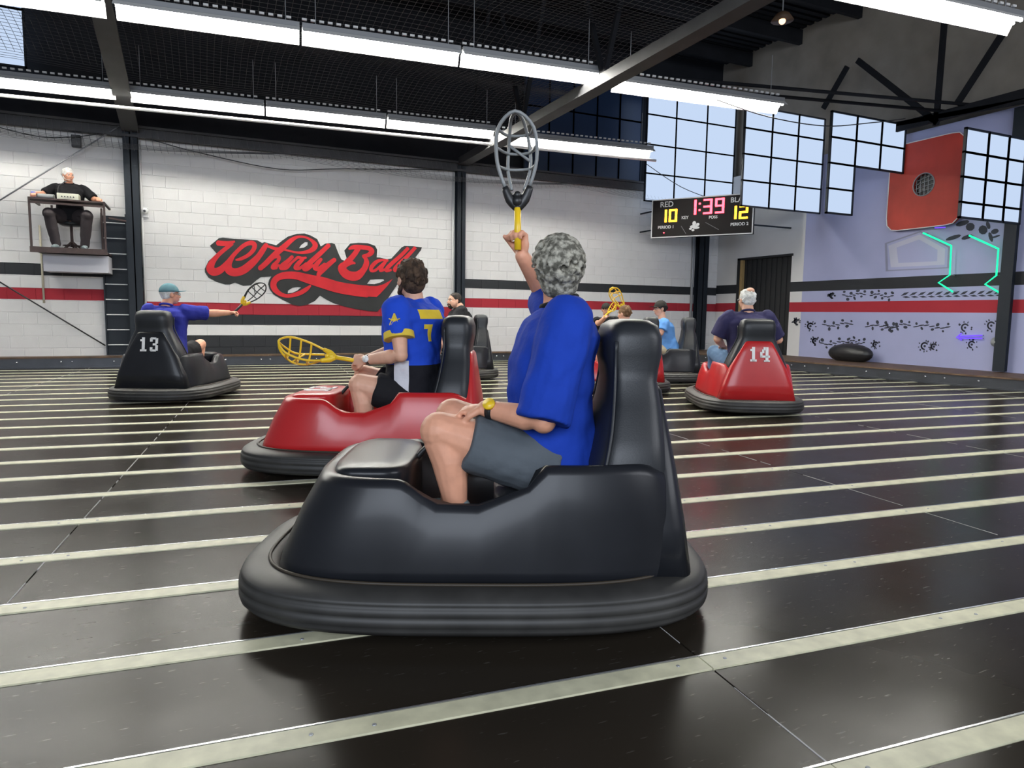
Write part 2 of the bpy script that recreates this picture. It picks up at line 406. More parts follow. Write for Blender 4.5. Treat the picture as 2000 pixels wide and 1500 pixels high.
# upper back wall, dark
bm = bmesh.new(); box(bm, -9, 12.2, YW+.25, YW+.4, 3.9, 8.2)
struct(obj('trim_1', bm, M['dark']), 'dark sheeting above the white block wall', 'wall')
bm = bmesh.new(); box(bm, -9, 11.3, YW-.16, YW-.02, 3.98, 4.12); box(bm, -9, 11.3, YW-.22, YW-.16, 3.96, 4.0); box(bm, -9, 11.3, YW-.22, YW-.16, 4.12, 4.16)
struct(obj('trim_2', bm, M['rafter']), 'steel eaves beam running along top of block wall', 'beam')

# ------------------------------------------------------------------ right wall, ledge, rails
XR = 12.06
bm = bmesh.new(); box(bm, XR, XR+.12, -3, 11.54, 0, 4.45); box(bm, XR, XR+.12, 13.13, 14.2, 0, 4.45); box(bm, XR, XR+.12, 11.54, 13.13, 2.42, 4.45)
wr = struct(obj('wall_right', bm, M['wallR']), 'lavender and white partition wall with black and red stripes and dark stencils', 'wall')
bm = bmesh.new(); box(bm, XR+.13, XR+.2, -4, 15, 3.9, 8.2)
struct(obj('wall_gable', bm, M['taupe']), 'dim taupe gable sheeting above the striped partition', 'wall')
bm = bmesh.new()
for i in range(20):
    y = 11.56+i*.0785; box(bm, XR+.05+(.018 if i % 2 else 0), XR+.09, y, y+.0785, .15, 2.42)
dr = struct(obj('door_1', bm, M['door']), 'black ribbed door in the partition beside the corner column', 'door')
bm = bmesh.new(); box(bm, XR-.02, XR+.05, 13.05, 13.13, .17, 2.40); obj('door_jamb', bm, M['tan'], dr)
bm = bmesh.new(); box(bm, XR-.03, XR+.05, 13.13, 13.22, .17, 2.45); box(bm, XR-.03, XR+.05, 11.50, 13.22, 2.40, 2.45); obj('door_frame', bm, M['door'], dr)
bm = bmesh.new(); prism(bm, [(railx(14.2)+.1, 14.2), (XR+.0, 14.2), (XR+.0, -3), (railx(-3)+.1, -3)], .02, lambda p, d: (p[0], p[1], .155+d))
struct(obj('trim_3', bm, M['wood']), 'worn timber ledge between right rail and partition', 'ledge')
def rail(name, label, p, q, inward, spacing, ph=0):
    p, q = Vector(p), Vector(q); d = (q-p).normalized(); n = Vector(inward)
    m = Matrix(((d.x, n.x, 0, p.x), (d.y, n.y, 0, p.y), (0, 0, 1, 0), (0, 0, 0, 1))); L = (q-p).length
    t = bmesh.new(); box(t, 0, L, -.04, 0, .004, .165, m)
    o = struct(obj(name, t, M['steel']), label, 'rail')
    t = bmesh.new(); box(t, 0, L, -.30, .015, .165, .19, m); obj('rail_cap', t, M['wood'], o)
    t = bmesh.new(); box(t, 0, L, 0, .03, .002, .03, m); obj('rail_foot', t, M['steel'], o)
    x = .15+ph; k = 0
    while x < L:
        t = bmesh.new(); blob(t, m @ Vector((x, .004, .105)), (.017, .017, .017), seg=8, rings=6); obj('bolt', t, M['bolt'], o, True)
        x += spacing[k % len(spacing)]; k += 1
    return o
rail('trim_4', 'dark bolted steel bumper rail along the block wall', (-7, YB, 0), (railx(YB), YB, 0), (0, -1, 0), (.62, .16, .85, .62, .16))
rn = Vector((-1, -.0875, 0)).normalized()
rail('trim_5', 'dark bolted steel bumper rail with timber cap along right side', (railx(-2.5), -2.5, 0), (railx(YB), YB, 0), rn, (.42, .75, .5, .3, .6))
# columns
def column(label, x0, x1, Y=YW, z1=4.1, ya=None):
    t = bmesh.new(); w = x1-x0; y1 = Y-.005; y0 = Y-.18
    box(t, x0, x1, y0, y0+.018, 0.19, z1); box(t, x0, x1, y1-.018, y1, .19, z1); box(t, (x0+x1)/2-.01, (x0+x1)/2+.01, y0, y1, .19, z1)
    return tag(obj('steel_column', t, M['column']), label, 'column')
column('dark steel column beside the ladder, left of the mural', -1.15, -.93)
column('dark steel column on block wall behind bearded driver', 4.95, 5.13)
column('dark steel column in corner under scoreboard', 11.33, 11.62)
t = bmesh.new(); box(t, XR-.14, XR-.005, 6.86, 6.97, .19, 4.4); box(t, XR-.15, XR-.13, 6.82, 7.01, .19, 4.4)
tag(obj('steel_column', t, M['column']), 'dark steel post on lavender partition at right edge', 'column')
for x, lab in ((-.905, 'pale conduit pipe running down beside the left column'), (4.90, 'pale conduit pipe down beside the middle column'), (11.24, 'pale grey pipe down beside the corner column')):
    t = bmesh.new(); tube(t, [(x, YW-.04, .2), (x, YW-.04, 3.95)], .018 if x < 11 else .035, 8)
    tag(obj('conduit_pipe', t, M['white'] if x < 11 else M['grey'], None, True), lab, 'pipe')
# ladder with black backing on wall
ld = thing('wall_ladder', 'black wall ladder with pale rungs left of the steel column', 'ladder', (-1.33, YW-.05, 0))
t = bmesh.new(); box(t, -.20, .18, .02, .045, .2, 2.62); obj('back_board', t, M['column'], ld)
for sx in (-.2, .17):
    t = bmesh.new(); box(t, sx-.012, sx+.012, -.03, .02, .2, 2.66); obj('side_rail', t, M['column'], ld)
for i in range(9):
    z = .38+i*.265
    t = bmesh.new(); tube(t, [(-.2, -.01, z), (.17, -.01, z)], .009, 6); obj('rung', t, M['white'], ld)

# ------------------------------------------------------------------ ceiling, purlins, trusses
bm = bmesh.new()
n = 0
y = -4.0
while y < 14.5:
    box(bm, -9, 12.4, y, y+.11, 7.32, 7.4); box(bm, -9, 12.4, y+.11, y+.2, 7.36, 7.42); y += .2
ceil = struct(obj('ceiling', bm, M['dark']), 'dark corrugated roof deck high above the court', 'ceiling')
for i in range(9):
    y = 13.2-i*1.5
    t = bmesh.new(); box(t, -9, 12.3, y, y+.09, 7.0, 7.3); obj('purlin', t, M['dark'], ceil)
def truss(X, label, z=4.16, slope=0.0, w=.16):
    tr = thing('roof_truss', label, 'roof beam', (X, 0, 0))
    t = bmesh.new()
    for s in (-1, 1): bar(t, (s*w/2, -3.5, z+slope*17), (s*w/2, YW-.2, z), .03, .15)
    bar(t, (0, -3.5, z-.07+slope*17), (0, YW-.2, z-.07), w+.06, .02)
    obj('bottom_chord', t, M['rafter'], tr)
    for i in range(6):
        y0 = YW-.5-i*2.6
        if slope == 0:
            t = bmesh.new(); bar(t, (0, y0, z+.05), (0, y0-1.3, 7.2), .06); obj('web_member', t, M['dark'], tr)
            t = bmesh.new(); bar(t, (0, y0-1.3, 7.2), (0, y0-2.6, z+.05), .06); obj('web_member', t, M['dark'], tr)
    return tr
truss(5.05, 'steel roof truss crossing above the gray-haired driver')
truss(-1.02, 'steel raking beam rising from the column beside the ladder', 4.12, .19, .2)
# truss against the gable
tr = thing('gable_truss', 'dark steel lattice truss against the gable above partition', 'roof beam', (11.7, 0, 0))
def gx(x, y): p = onX(x, y, 11.7); return (0, p.y, p.z)
for nm, a, b, w in (('web_member', (1848, 0), (1828, 245), .09), ('web_member', (1675, 118), (1832, 240), .10), ('web_member', (1975, 40), (1868, 205), .10),
                    ('web_member', (1655, 130), (1608, 212), .10), ('bottom_chord', (1665, 272), (2060, 168), .16), ('bottom_chord', (1700, 252), (2040, 190), .08)):
    t = bmesh.new(); bar(t, gx(*a), gx(*b), .05, w); obj(nm, t, M['dark'], tr)
for zz, xa, xb, lab in ((4.6, 1240, 2060, 'dark double pipe run crossing above the daylight windows'),):
    t = bmesh.new()
    for off in (0, 17):
        tube(t, [onZ(1250, 148+off, zz), onZ(1450, 165+off, zz), onZ(1900, 205+off, zz)], .028, 8)
    q = tag(obj('ceiling_pipe', t, M['dark'], None, True), lab, 'pipe')
# netting under the roof
bm = bmesh.new()
def netz(x, y):
    s = .13*math.sin((y+1)*1.25)*math.sin(x*.55+1) + .10*math.sin(x*1.3+y*.4)
    return 4.98 + .3*s + .10*math.cos(y*2.1)
def ribbon(pts):
    prev = None
    for p in pts:
        c = [bm.verts.new((p[0]+dx, p[1]+dy, p[2]+dz)) for dx, dy, dz in ((-.003, -.003, 0), (.003, .003, 0), (0, 0, .005))]
        if prev:
            for k in range(3): bm.faces.new((prev[k], prev[(k+1) % 3], c[(k+1) % 3], c[k]))
        prev = c
NS = .10
for i in range(int(10.6/NS)):
    x = -4.2+i*NS; ribbon([(x, y*.6, netz(x, y*.6)) for y in range(4, 23)])
for j in range(int(11/NS)):
    y = 2.6+j*NS; ribbon([(-4.2+x*.8, y, netz(-4.2+x*.8, y)) for x in range(0, 14)])
o = tag(obj('ceiling_net', bm, M['net']), 'fine dark safety netting stretched under the roof', 'net'); o['kind'] = 'stuff'
# gathered net along top of back wall
bm = bmesh.new()
for k in range(7):
    ribbon([(x*.25-4, YW-.28-.03*k, 3.98-.022*k-.16*abs(math.sin((x*.25)*.52+k*.07))) for x in range(0, 62)])
for i in range(150):
    x = -4+i*.103; s = .16*abs(math.sin(x*.52+2.08))
    ribbon([(x, YW-.26, 4.1), (x+.03, YW-.40, 3.97-s), (x+.06, YW-.46, 3.84-s)])
o = tag(obj('hanging_net', bm, M['net']), 'gathered net edge drooping along top of the block wall', 'net'); o['kind'] = 'stuff'
t = bmesh.new(); tube(t, catmull([(-3.3, 13.6, 3.95), (-2.4, 13.7, 3.80), (-1.9, 13.8, 3.86), (-1.1, 13.8, 4.0), (0, 13.8, 3.82), (1.4, 13.8, 3.66), (2.6, 13.8, 3.78), (4.9, 13.8, 3.98)], 6), .009, 5)
tag(obj('drooping_cable', t, M['blackpl'], None, True), 'thin black cable drooping along the upper block wall', 'cable')
t = bmesh.new(); tube(t, [onY(-10, 545, 13.9), onY(206, 675, 13.9)], .012, 6)
tag(obj('handrail_cable', t, M['blackpl'], None, True), 'taut black cable slanting down the wall left of ladder', 'cable')
t = bmesh.new(); tube(t, [onY(-5, 394, 13.8), onY(250, 236, 13.8)], .012, 6)
tag(obj('brace_rod', t, M['grey'], None, True), 'thin brace rod rising diagonally behind the referee', 'rod')
t = bmesh.new(); tube(t, catmull([onY(1262, 320, 13.2), onY(1330, 365, 12.9), onY(1400, 392, 12.6), onY(1440, 404, 12.4)], 5), .008, 5)
tag(obj('scoreboard_cable', t, M['blackpl'], None, True), 'thin black cable running down to the scoreboard', 'cable')
t = bmesh.new(); tube(t, catmull([onY(1400, 195, 8.2), onY(1500, 228, 8.0), onY(1610, 246, 7.8), onY(1700, 240, 7.6), onY(1768, 232, 7.4)], 6), .008, 5)
tag(obj('sagging_cable', t, M['blackpl'], None, True), 'thin black cable sagging across the daylight windows', 'cable')

# ------------------------------------------------------------------ strip lights
ang = -5.0
def fixture(cx, cy, L, label, group):
    o = thing('strip_light', label, 'light', (cx, cy, 4.3), R(ang), group)
    t = bmesh.new()
    prof = [(-.13, .005), (-.06, .07), (.06, .07), (.13, -.075), (.125, -.075), (.055, .06), (-.055, .06), (-.125, .005)]
    lofts(t, [[(x, py, pz) for py, pz in prof] for x in (-L/2, L/2)]); obj('reflector', t, M['white'], o)
    t = bmesh.new(); box(t, -L/2, L/2, -.05, .05, .075, .13); obj('channel', t, M['grey'], o)
    for s in (-1, 1):
        t = bmesh.new(); tube(t, [(-L/2+.03, s*.045, .030), (L/2-.03, s*.045, .030)], .020, 8); obj('lamp_tube', t, M['tube'], o, True)
    t = bmesh.new(); 
    for i in range(int(L/.1)): box(t, -L/2+i*.1, -L/2+i*.1+.055, -.012, .012, .17, .195)
    q = obj('slotted_strut', t, M['white'], o); q['kind'] = 'stuff'
    for s in (-.42, .42):
        t = bmesh.new(); tube(t, [(s*L, 0, .1), (s*L, 0, .75)], .005, 5); obj('hanger', t, M['grey'], o)
    return o
def row(x0, y0, x1, n, labs, group):
    L = (x1-x0)/math.cos(R(ang))/n
    for i in range(n):
        cx = x0+(i+.5)*(x1-x0)/n
        fixture(cx, y0+math.tan(R(ang))*(cx-x0), L-.03, labs[i], group)
row(-4.7, 9.36, -.86, 2, ['twin tube strip light at top left edge, nearer row', 'twin tube strip light just left of the raking beam, nearer row'], 'nearer row of strip lights')
row(-.79, 9.02, 5.12, 3, ['twin tube strip light just right of raking beam, nearer row', 'middle twin tube strip light between the two beams, nearer row', 'twin tube strip light ending at roof truss, nearer row'], 'nearer row of strip lights')
row(5.45, 8.64, 8.40, 1, ['twin tube strip light overlapping the tall daylight windows'], 'nearer row of strip lights')
row(-4.8, 12.72, -1.1, 2, ['twin tube strip light at far left edge, farther row', 'twin tube strip light above the referee, farther row'], 'farther row of strip lights')
row(-.93, 12.42, 5.0, 3, ['twin tube strip light right of raking beam, farther row', 'middle twin tube strip light above the mural, farther row', 'twin tube strip light ending at truss, farther row'], 'farther row of strip lights')
row(5.2, 12.1, 8.42, 1, ['twin tube strip light behind the raised black scoop, farther row'], 'farther row of strip lights')
row(5.45, 5.22, 8.40, 1, ['twin tube strip light cropped by the top right corner'], 'front row of strip lights')
t = bmesh.new(); tube(t, [(-5, 12.85, 4.12), (8.4, 11.68, 4.12)], .025, 8)
tag(obj('ceiling_pipe', t, M['white'], None, True), 'thin white pipe running just under the farther light row', 'pipe')
# round lamp up in the roof
o = thing('bay_lamp', 'small copper-shaded lamp glowing high in the roof', 'light', tuple(onZ(1528, 38, 5.6)))
t = bmesh.new()
for i in range(1): tube(t, [(0, 0, .12), (0, 0, .08), (0, 0, -.02)], [.03, .10, .17], 16); 
obj('lamp_shade', t, M['wood'], o, True)
t = bmesh.new(); blob(t, (-.03, -.03, -.04), .05); obj('bulb', t, glow('warm bulb', (1, .55, .3), 3), o, True)
t = bmesh.new(); tube(t, [(0, 0, .1), (0, 0, 1.6)], .01, 6); obj('hanger', t, M['grey'], o)

# ------------------------------------------------------------------ reflected windows, built as hanging panels
def window(name, label, Y, xs, zs, skip=(), dark=False, frame_m=None, bw=.03):  # framed panes added in place of reflections in the glass; no opening here
    w = bpy.data.objects.new(name, None); COL.objects.link(w); w.location = ((xs[0]+xs[-1])/2, Y, zs[0]); struct(w, label, 'window')
    ox, oz = w.location.x, w.location.z
    t = bmesh.new(); fm = frame_m or M['column']
    for i in range(len(xs)-1):
        for j in range(len(zs)-1):
            if (i, j) in skip: continue
            x0, x1, z0, z1 = xs[i]-ox, xs[i+1]-ox, zs[j]-oz, zs[j+1]-oz
            q = bmesh.new(); box(q, x0+bw*.3, x1-bw*.3, 0, .008, z0+bw*.3, z1-bw*.3); obj('pane', q, M['bluepane'] if dark else M['pane'], w)
            for (a, b, c, d) in ((x0-bw/2, x0+bw/2, z0-bw/2, z1+bw/2), (x1-bw/2, x1+bw/2, z0-bw/2, z1+bw/2), (x0-bw/2, x1+bw/2, z0-bw/2, z0+bw/2), (x0-bw/2, x1+bw/2, z1-bw/2, z1+bw/2)):
                box(t, a, b, -.02, .022, c, d)
    obj('window_frame', t, fm, w); return w
def grid(Y, pxs, pys, xref, yref):
    return [onY(x, yref, Y).x for x in pxs], [onY(xref, y, Y).z for y in pys]
xs, zs = grid(13.55, (1262, 1319, 1379, 1434), (392, 338, 281, 222, 168), 1262, 290)
window('window_1', 'tall bright window of twelve panes above the scoreboard', 13.55, xs, zs)
xs, zs = grid(10.8, (1452, 1506, 1557, 1607), (402, 352, 300, 249, 205), 1452, 300)
window('window_2', 'bright window of twelve panes crossed by the strip light end', 10.8, xs, zs, frame_m=M['steel'])
xs, zs = grid(8.9, (1622, 1672, 1721, 1767), (416, 368, 318, 267, 217), 1622, 270)
window('window_3', 'bright L-shaped window left of the red goal board', 8.9, xs, zs, skip=((1, 0), (2, 0), (1, 1), (2, 1)))
xs, zs = grid(6.75, (1880, 1925, 1965, 1998), (425, 395, 345, 296, 249), 1880, 340)
window('window_4', 'bright window of small panes right of the red goal board', 6.75, xs, zs, skip=())
window('window_5', 'bright window with crossed bars in top left corner', 13.9, [-4.3, -3.4, onY(49, 100, 13.9).x], [onY(50, 132, 13.9).z, onY(50, 132, 13.9).z+.9, 6.9])
window('window_6', 'dark blue painted glazing above wall behind raised scoop', 14.1, [6.6+i*.62 for i in range(6)], [4.2, 4.9, 5.6, 6.3], dark=True)  # panel added to stand for a dark blue reflection

# ------------------------------------------------------------------ mural
YM = YW-.006
def m3(p, d): q = onY(p[0], p[1], YM-d); return q
def z1(x, y): return (390+x/8.696, 440+y/8.696)
def z2(x, y): return (500+x/8.696, 440+y/8.696)
def z3(x, y): return (630+x/9.376, 460+y/9.376)
def flat_shape(name, polys, depth, m, parent, thick=.004):
    cu = bpy.data.curves.new(name, 'CURVE'); cu.dimensions = '2D'; cu.fill_mode = 'BOTH'
    for poly in polys:
        sp = cu.splines.new('POLY'); sp.points.add(len(poly)-1)
        for pt, p in zip(sp.points, poly): q = onY(p[0], p[1], YM); pt.co = (q.x, q.z, 0, 1)
        sp.use_cyclic_u = True
    cu.extrude = thick/2
    o = bpy.data.objects.new('tmp', cu); COL.objects.link(o)
    dg = bpy.context.evaluated_depsgraph_get(); dg.update(); me = bpy.data.meshes.new_from_object(o.evaluated_get(dg))
    bpy.data.objects.remove(o); bpy.data.curves.remove(cu)
    me.transform(Matrix(((1, 0, 0, 0), (0, 0, 1, YM-depth), (0, 1, 0, 0), (0, 0, 0, 1)))); me.name = name
    q = link(name, me, m, parent); return q
mural = bpy.data.objects.new('wall_mural', None); COL.objects.link(mural)
tag(mural, 'red script lettering with black shadow and swoosh painted on block wall', 'mural')
outline = [(410, 480), (427.4, 465.3), (435, 464), (457, 466.5), (480, 467.5), (502.7, 469.3), (512, 474.5), (516.5, 472.8), (528, 476), (539.5, 479), (551, 470), (562.5, 462), (579.7, 456.7), (594.7, 456), (607, 460), (619.6, 467), (626.5, 481.4), (635.7, 475.6), (648, 474.5), (654, 476.8), (661, 495), (666.7, 506.7), (672.5, 509), (677, 504.4), (672.5, 489.4), (684, 475.6), (700, 474.2), (718.5, 475), (732.4, 480), (736.7, 487.7), (735.6, 502.7), (742, 503), (755.9, 506.4), (764.4, 504.8), (784.6, 483), (790, 480.3), (806, 480.8), (824, 483), (822, 488.8), (808, 507), (790, 534.7), (773, 560), (748, 597.6), (736.7, 608.8), (722.8, 607.7), (697, 604), (672.7, 598.7), (651, 592), (637, 585), (625, 577.4), (615, 588), (600, 595.2), (586, 597.5), (571, 595), (550.6, 585), (534.5, 575.7), (526.4, 565), (523.6, 555), (525.9, 545.8), (530, 540), (510, 541), (509.6, 541), (499, 549), (490, 557.3), (475, 558.4), (459, 552), (449.8, 555.6), (439.4, 555.6), (422.2, 550.4), (407.2, 542.3), (400.3, 532), (399.8, 525), (407.2, 510), (423.3, 495.2)]
holes = [[(584.3, 484.8), (587.8, 479), (595.8, 472.8), (601, 473.3), (600.4, 479), (593.5, 483.7)],
         [(562, 572.8), (562.7, 567.6), (571.3, 562), (580.5, 560.7), (588, 561.3), (580.5, 567.6), (571.3, 571.7)],
         [(717, 554.4), (722.8, 546.4), (735.6, 545.3), (748.4, 545.3), (750.5, 547.5), (743, 551.7), (731.3, 554.9)]]
flat_shape('mural_shadow', [outline]+holes, 0, M['murk'], mural)
NSTK = [0]; KW = [.92]
def stroke(zf, pts, name='letter'):
    """brush stroke: points (x, y, width) in the close-up's units"""
    P = catmull([(x, y, w) for x, y, w in pts], 5); sc = 1
    kw = KW[0]; t = bmesh.new(); NSTK[0] += 1; d0 = .0048+.0002*NSTK[0]
    def v(p, d): q = onY(p[0], p[1], YM); return t.verts.new((q.x, YM-d, q.z))
    last = None
    for i, p in enumerate(P):
        a, b = P[max(0, i-1)], P[min(len(P)-1, i+1)]; dx, dy = b.x-a.x, b.y-a.y; l = math.hypot(dx, dy) or 1
        w = p.z*kw/2; nx, ny = -dy/l*w, dx/l*w; pr = (zf(p.x+nx, p.y+ny), zf(p.x-nx, p.y-ny)); d = d0+i*5e-5
        if last: t.faces.new((v(last[0], d), v(last[1], d), v(pr[1], d), v(pr[0], d)))
        if 0 < i < len(P)-1: t.faces.new([v(zf(p.x+w*math.cos(k*.5236), p.y+w*math.sin(k*.5236)), d+2.5e-5) for k in range(12)])
        last = pr
    for f in t.faces:
        f.normal_update()
        if f.normal.y > 0: f.normal_flip()
    return obj(name, t, M['murr'], mural, recalc=False)
# W
stroke(z1, [(300, 300, 95), (450, 310, 90), (600, 275, 30)])
stroke(z1, [(560, 310, 60), (450, 390, 75), (320, 500, 80), (220, 620, 110), (180, 730, 150), (240, 790, 150), (350, 760, 130), (470, 640, 95), (600, 480, 75), (740, 350, 75), (860, 300, 85), (930, 330, 85), (910, 420, 80), (820, 510, 70), (700, 570, 60), (610, 590, 30)])
stroke(z1, [(560, 540, 70), (490, 660, 120), (500, 760, 150), (600, 800, 150), (740, 760, 150), (870, 660, 140), (990, 540, 110), (1080, 410, 100), (1130, 330, 80)])
# h with its crossbar loop
KW[0] = .78
stroke(z1, [(1120, 345, 50), (1200, 370, 60), (1290, 400, 70), (1380, 400, 50), (1540, 440, 40), (1680, 465, 50), (1830, 450, 80), (1930, 400, 110), (1960, 330, 110), (1890, 250, 60), (1780, 200, 45), (1660, 200, 60), (1550, 260, 100), (1450, 350, 120), (1330, 450, 130), (1200, 570, 120), (1110, 660, 115), (1020, 735, 110)], 'letter')
stroke(z1, [(1140, 650, 30), (1230, 560, 60), (1330, 530, 80), (1340, 590, 80), (1250, 690, 90), (1240, 730, 60), (1310, 720, 70)])
stroke(z2, [(620, 530, 75), (540, 610, 95), (440, 690, 100), (430, 730, 80), (520, 715, 90), (600, 640, 50)])
stroke(z2, [(300, 730, 60), (400, 670, 50)])
stroke(z2, [(590, 650, 50), (690, 560, 60), (720, 545, 60), (790, 560, 60), (850, 550, 50)])
stroke(z2, [(800, 570, 70), (720, 650, 100), (670, 720, 90), (740, 730, 70), (860, 640, 50)])
# l
stroke(z2, [(1240, 335, 95), (1140, 430, 100), (1010, 550, 110), (890, 660, 110), (820, 730, 110), (870, 750, 70), (980, 670, 50)])
# y and swoosh loop
stroke(z2, [(1110, 570, 70), (1040, 650, 100), (1000, 720, 100), (1060, 740, 90), (1180, 660, 90)])
stroke(z2, [(1340, 580, 90), (1250, 650, 110), (1150, 740, 120), (1080, 810, 110), (1060, 850, 90)])
KW[0] = 1.0
stroke(z2, [(930, 1020, 30), (850, 1090, 70), (720, 1160, 75), (540, 1200, 60), (400, 1160, 75), (310, 1070, 100), (300, 970, 105), (370, 890, 110), (500, 850, 120), (680, 855, 130), (850, 900, 150), (1000, 940, 170), (1150, 980, 190), (1400, 1055, 190), (1700, 1105, 195), (1900, 1125, 200)], 'swoosh')
t = bmesh.new(); NSTK[0] += 1
prism(t, [z3(*p) for p in ((340, 870), (600, 905), (820, 925), (1000, 925), (1120, 890), (1220, 835), (1290, 790), (1180, 930), (1060, 1060), (990, 1125), (800, 1115), (500, 1075), (340, 1040))], .009, lambda p, d: onY(p[0], p[1], YM-d)); obj('swoosh', t, M['murr'], mural)
# B
KW[0] = .86
stroke(z3, [(480, 250, 40), (560, 215, 90), (700, 215, 95), (860, 240, 95), (900, 300, 110), (830, 360, 90), (740, 375, 50), (790, 430, 80), (800, 520, 120), (740, 640, 130), (620, 740, 190), (450, 720, 190), (350, 600, 170), (420, 530, 130), (540, 500, 70), (590, 510, 40)])
stroke(z3, [(660, 220, 110), (600, 320, 110), (500, 440, 120), (400, 540, 140)])
# a l l
KW[0] = .84
stroke(z3, [(1200, 460, 50), (1090, 450, 50), (990, 480, 80), (900, 570, 90), (890, 640, 70), (960, 640, 60), (1060, 560, 60), (1150, 480, 60), (1090, 570, 70), (1060, 640, 70), (1150, 620, 50)])
stroke(z3, [(1570, 225, 75), (1440, 360, 80), (1280, 500, 85), (1180, 600, 85), (1170, 650, 60), (1260, 630, 50)])
stroke(z3, [(1700, 215, 75), (1560, 370, 80), (1400, 520, 85), (1320, 620, 85), (1350, 650, 60)])

# ------------------------------------------------------------------ scoreboard
P0 = Vector((9.5, 13.3, 0)); P1 = Vector((10.8, 11.45, 0)); sd = (P1-P0).normalized(); sl = (P1-P0).length
sbn = Vector((-sd.y, sd.x, 0)); sbn = sbn if sbn.dot(-P0) > 0 else -sbn
ZB, ZT = 2.80, 3.66
sb = thing('scoreboard', 'black electronic scoreboard reading 10, 1:39 and 12 hung across the corner', 'scoreboard', (P0.x, P0.y, ZB))
def sbm(u, v, d=0): q = P0 + sd*u*sl + sbn*d; return Vector((q.x-P0.x, q.y-P0.y, v*(ZT-ZB)))
def sbbox(t, u0, u1, v0, v1, d0, d1):
    vs = [t.verts.new(sbm(u, v, d)) for u in (u0, u1) for v in (v0, v1) for d in (d0, d1)]
    for f in ((0, 1, 3, 2), (4, 6, 7, 5), (0, 4, 5, 1), (2, 3, 7, 6), (0, 2, 6, 4), (1, 5, 7, 3)): t.faces.new([vs[i] for i in f])
t = bmesh.new(); sbbox(t, 0, 1, 0, 1, -.12, 0); obj('housing', t, M['sbface'], sb)
t = bmesh.new()
for a in ((0, 1, 0, .025), (0, 1, .975, 1), (0, .01, 0, 1), (.99, 1, 0, 1)): sbbox(t, a[0], a[1], a[2], a[3], 0, .012)
obj('edge_trim', t, M['white'], sb)
SEG = {'0': 'abcdef', '1': 'bc', '2': 'abged', '3': 'abgcd', '9': 'abcdfg'}
def digit(ch, u, v, w, h, m, d=.006):
    t = bmesh.new(); k = .022; kv = k*sl/(ZT-ZB)*.8; g = .003
    def s(u0, u1, v0, v1): sbbox(t, u0, u1, v0, v1, .002, d)
    for c in SEG[ch]:
        if c == 'a': s(u+g, u+w-g, v+h-kv, v+h)
        if c == 'd': s(u+g, u+w-g, v, v+kv)
        if c == 'g': s(u+g, u+w-g, v+h/2-kv/2, v+h/2+kv/2)
        if c == 'f': s(u, u+k, v+h/2+g, v+h-g)
        if c == 'b': s(u+w-k, u+w, v+h/2+g, v+h-g)
        if c == 'e': s(u, u+k, v+g, v+h/2-g)
        if c == 'c': s(u+w-k, u+w, v+g, v+h/2-g)
    return obj('digit', t, m, sb)
digit('1', .075, .40, .085, .33, M['amber']); digit('0', .18, .40, .085, .33, M['amber'])
digit('1', .385, .55, .07, .38, M['redled']); digit('3', .52, .55, .09, .38, M['redled']); digit('9', .635, .55, .09, .38, M['redled'])
digit('1', .78, .38, .065, .33, M['amber']); digit('2', .865, .38, .085, .33, M['amber'])
t = bmesh.new()
for v in (.64, .80): sbbox(t, .478, .496, v, v+.045, .002, .007)
obj('colon', t, M['redled'], sb)
t = bmesh.new(); blob(t, sbm(.135, .13, .006), .014, seg=8, rings=6); obj('period_lamp', t, M['redled'], sb)
def sbtext(s, u, v, size, m=None):
    cu = bpy.data.curves.new('t', 'FONT'); cu.body = s; cu.size = size; cu.extrude = .002; cu.offset = .002
    o = bpy.data.objects.new('tmp', cu); COL.objects.link(o); dg = bpy.context.evaluated_depsgraph_get(); dg.update()
    me = bpy.data.meshes.new_from_object(o.evaluated_get(dg)); bpy.data.objects.remove(o); bpy.data.curves.remove(cu)
    o_ = sbm(u, v, .004)
    me.transform(Matrix(((sd.x, 0, sbn.x, o_.x), (sd.y, 0, sbn.y, o_.y), (0, 1, 0, o_.z), (0, 0, 0, 1)))); me.name = 'lettering'
    return link('lettering', me, m or M['num'], sb)
sbtext('RED', .085, .80, .17); sbtext('BLACK', .78, .80, .15)
sbtext('PERIOD 1', .07, .24, .09); sbtext('PERIOD 2', .79, .22, .09); sbtext('KEY', .31, .46, .09); sbtext('POSS', .58, .43, .085)
t = bmesh.new()
for a, b in (((.31, .28), (.36, .08)), ((.55, .34), (.68, .14))):
    sbp = [sbm(a[0], a[1], .004), sbm(b[0], b[1], .004)]; tube(t, sbp, .006, 5)
obj('score_slash', t, M['greypl'], sb)
t = bmesh.new()
for (u, v, r1, r2) in ((.44, .33, .05, .045), (.435, .25, .10, .03), (.46, .22, .09, .025), (.43, .16, .04, .02), (.475, .30, .045, .03), (.405, .20, .04, .02)):
    q = sbm(u, v, .004); bmesh.ops.create_uvsphere(t, u_segments=10, v_segments=5, radius=1, matrix=Matrix.Translation(q) @ sbn.to_track_quat('Y', 'Z').to_matrix().to_4x4() @ Matrix.Diagonal((r1*.9, .003, r2*1.2, 1)))
obj('logo_badge', t, M['num'], sb)
for v_ in (.25, .75):
    t = bmesh.new(); q = sbm(.06, v_, -.1); bar(t, q, Vector((q.x, YW-P0.y, q.z)), .03); obj('bracket', t, M['column'], sb)
    t = bmesh.new(); q = sbm(.94, v_, -.1); bar(t, q, Vector((XR-P0.x, q.y, q.z)), .03); obj('bracket', t, M['column'], sb)

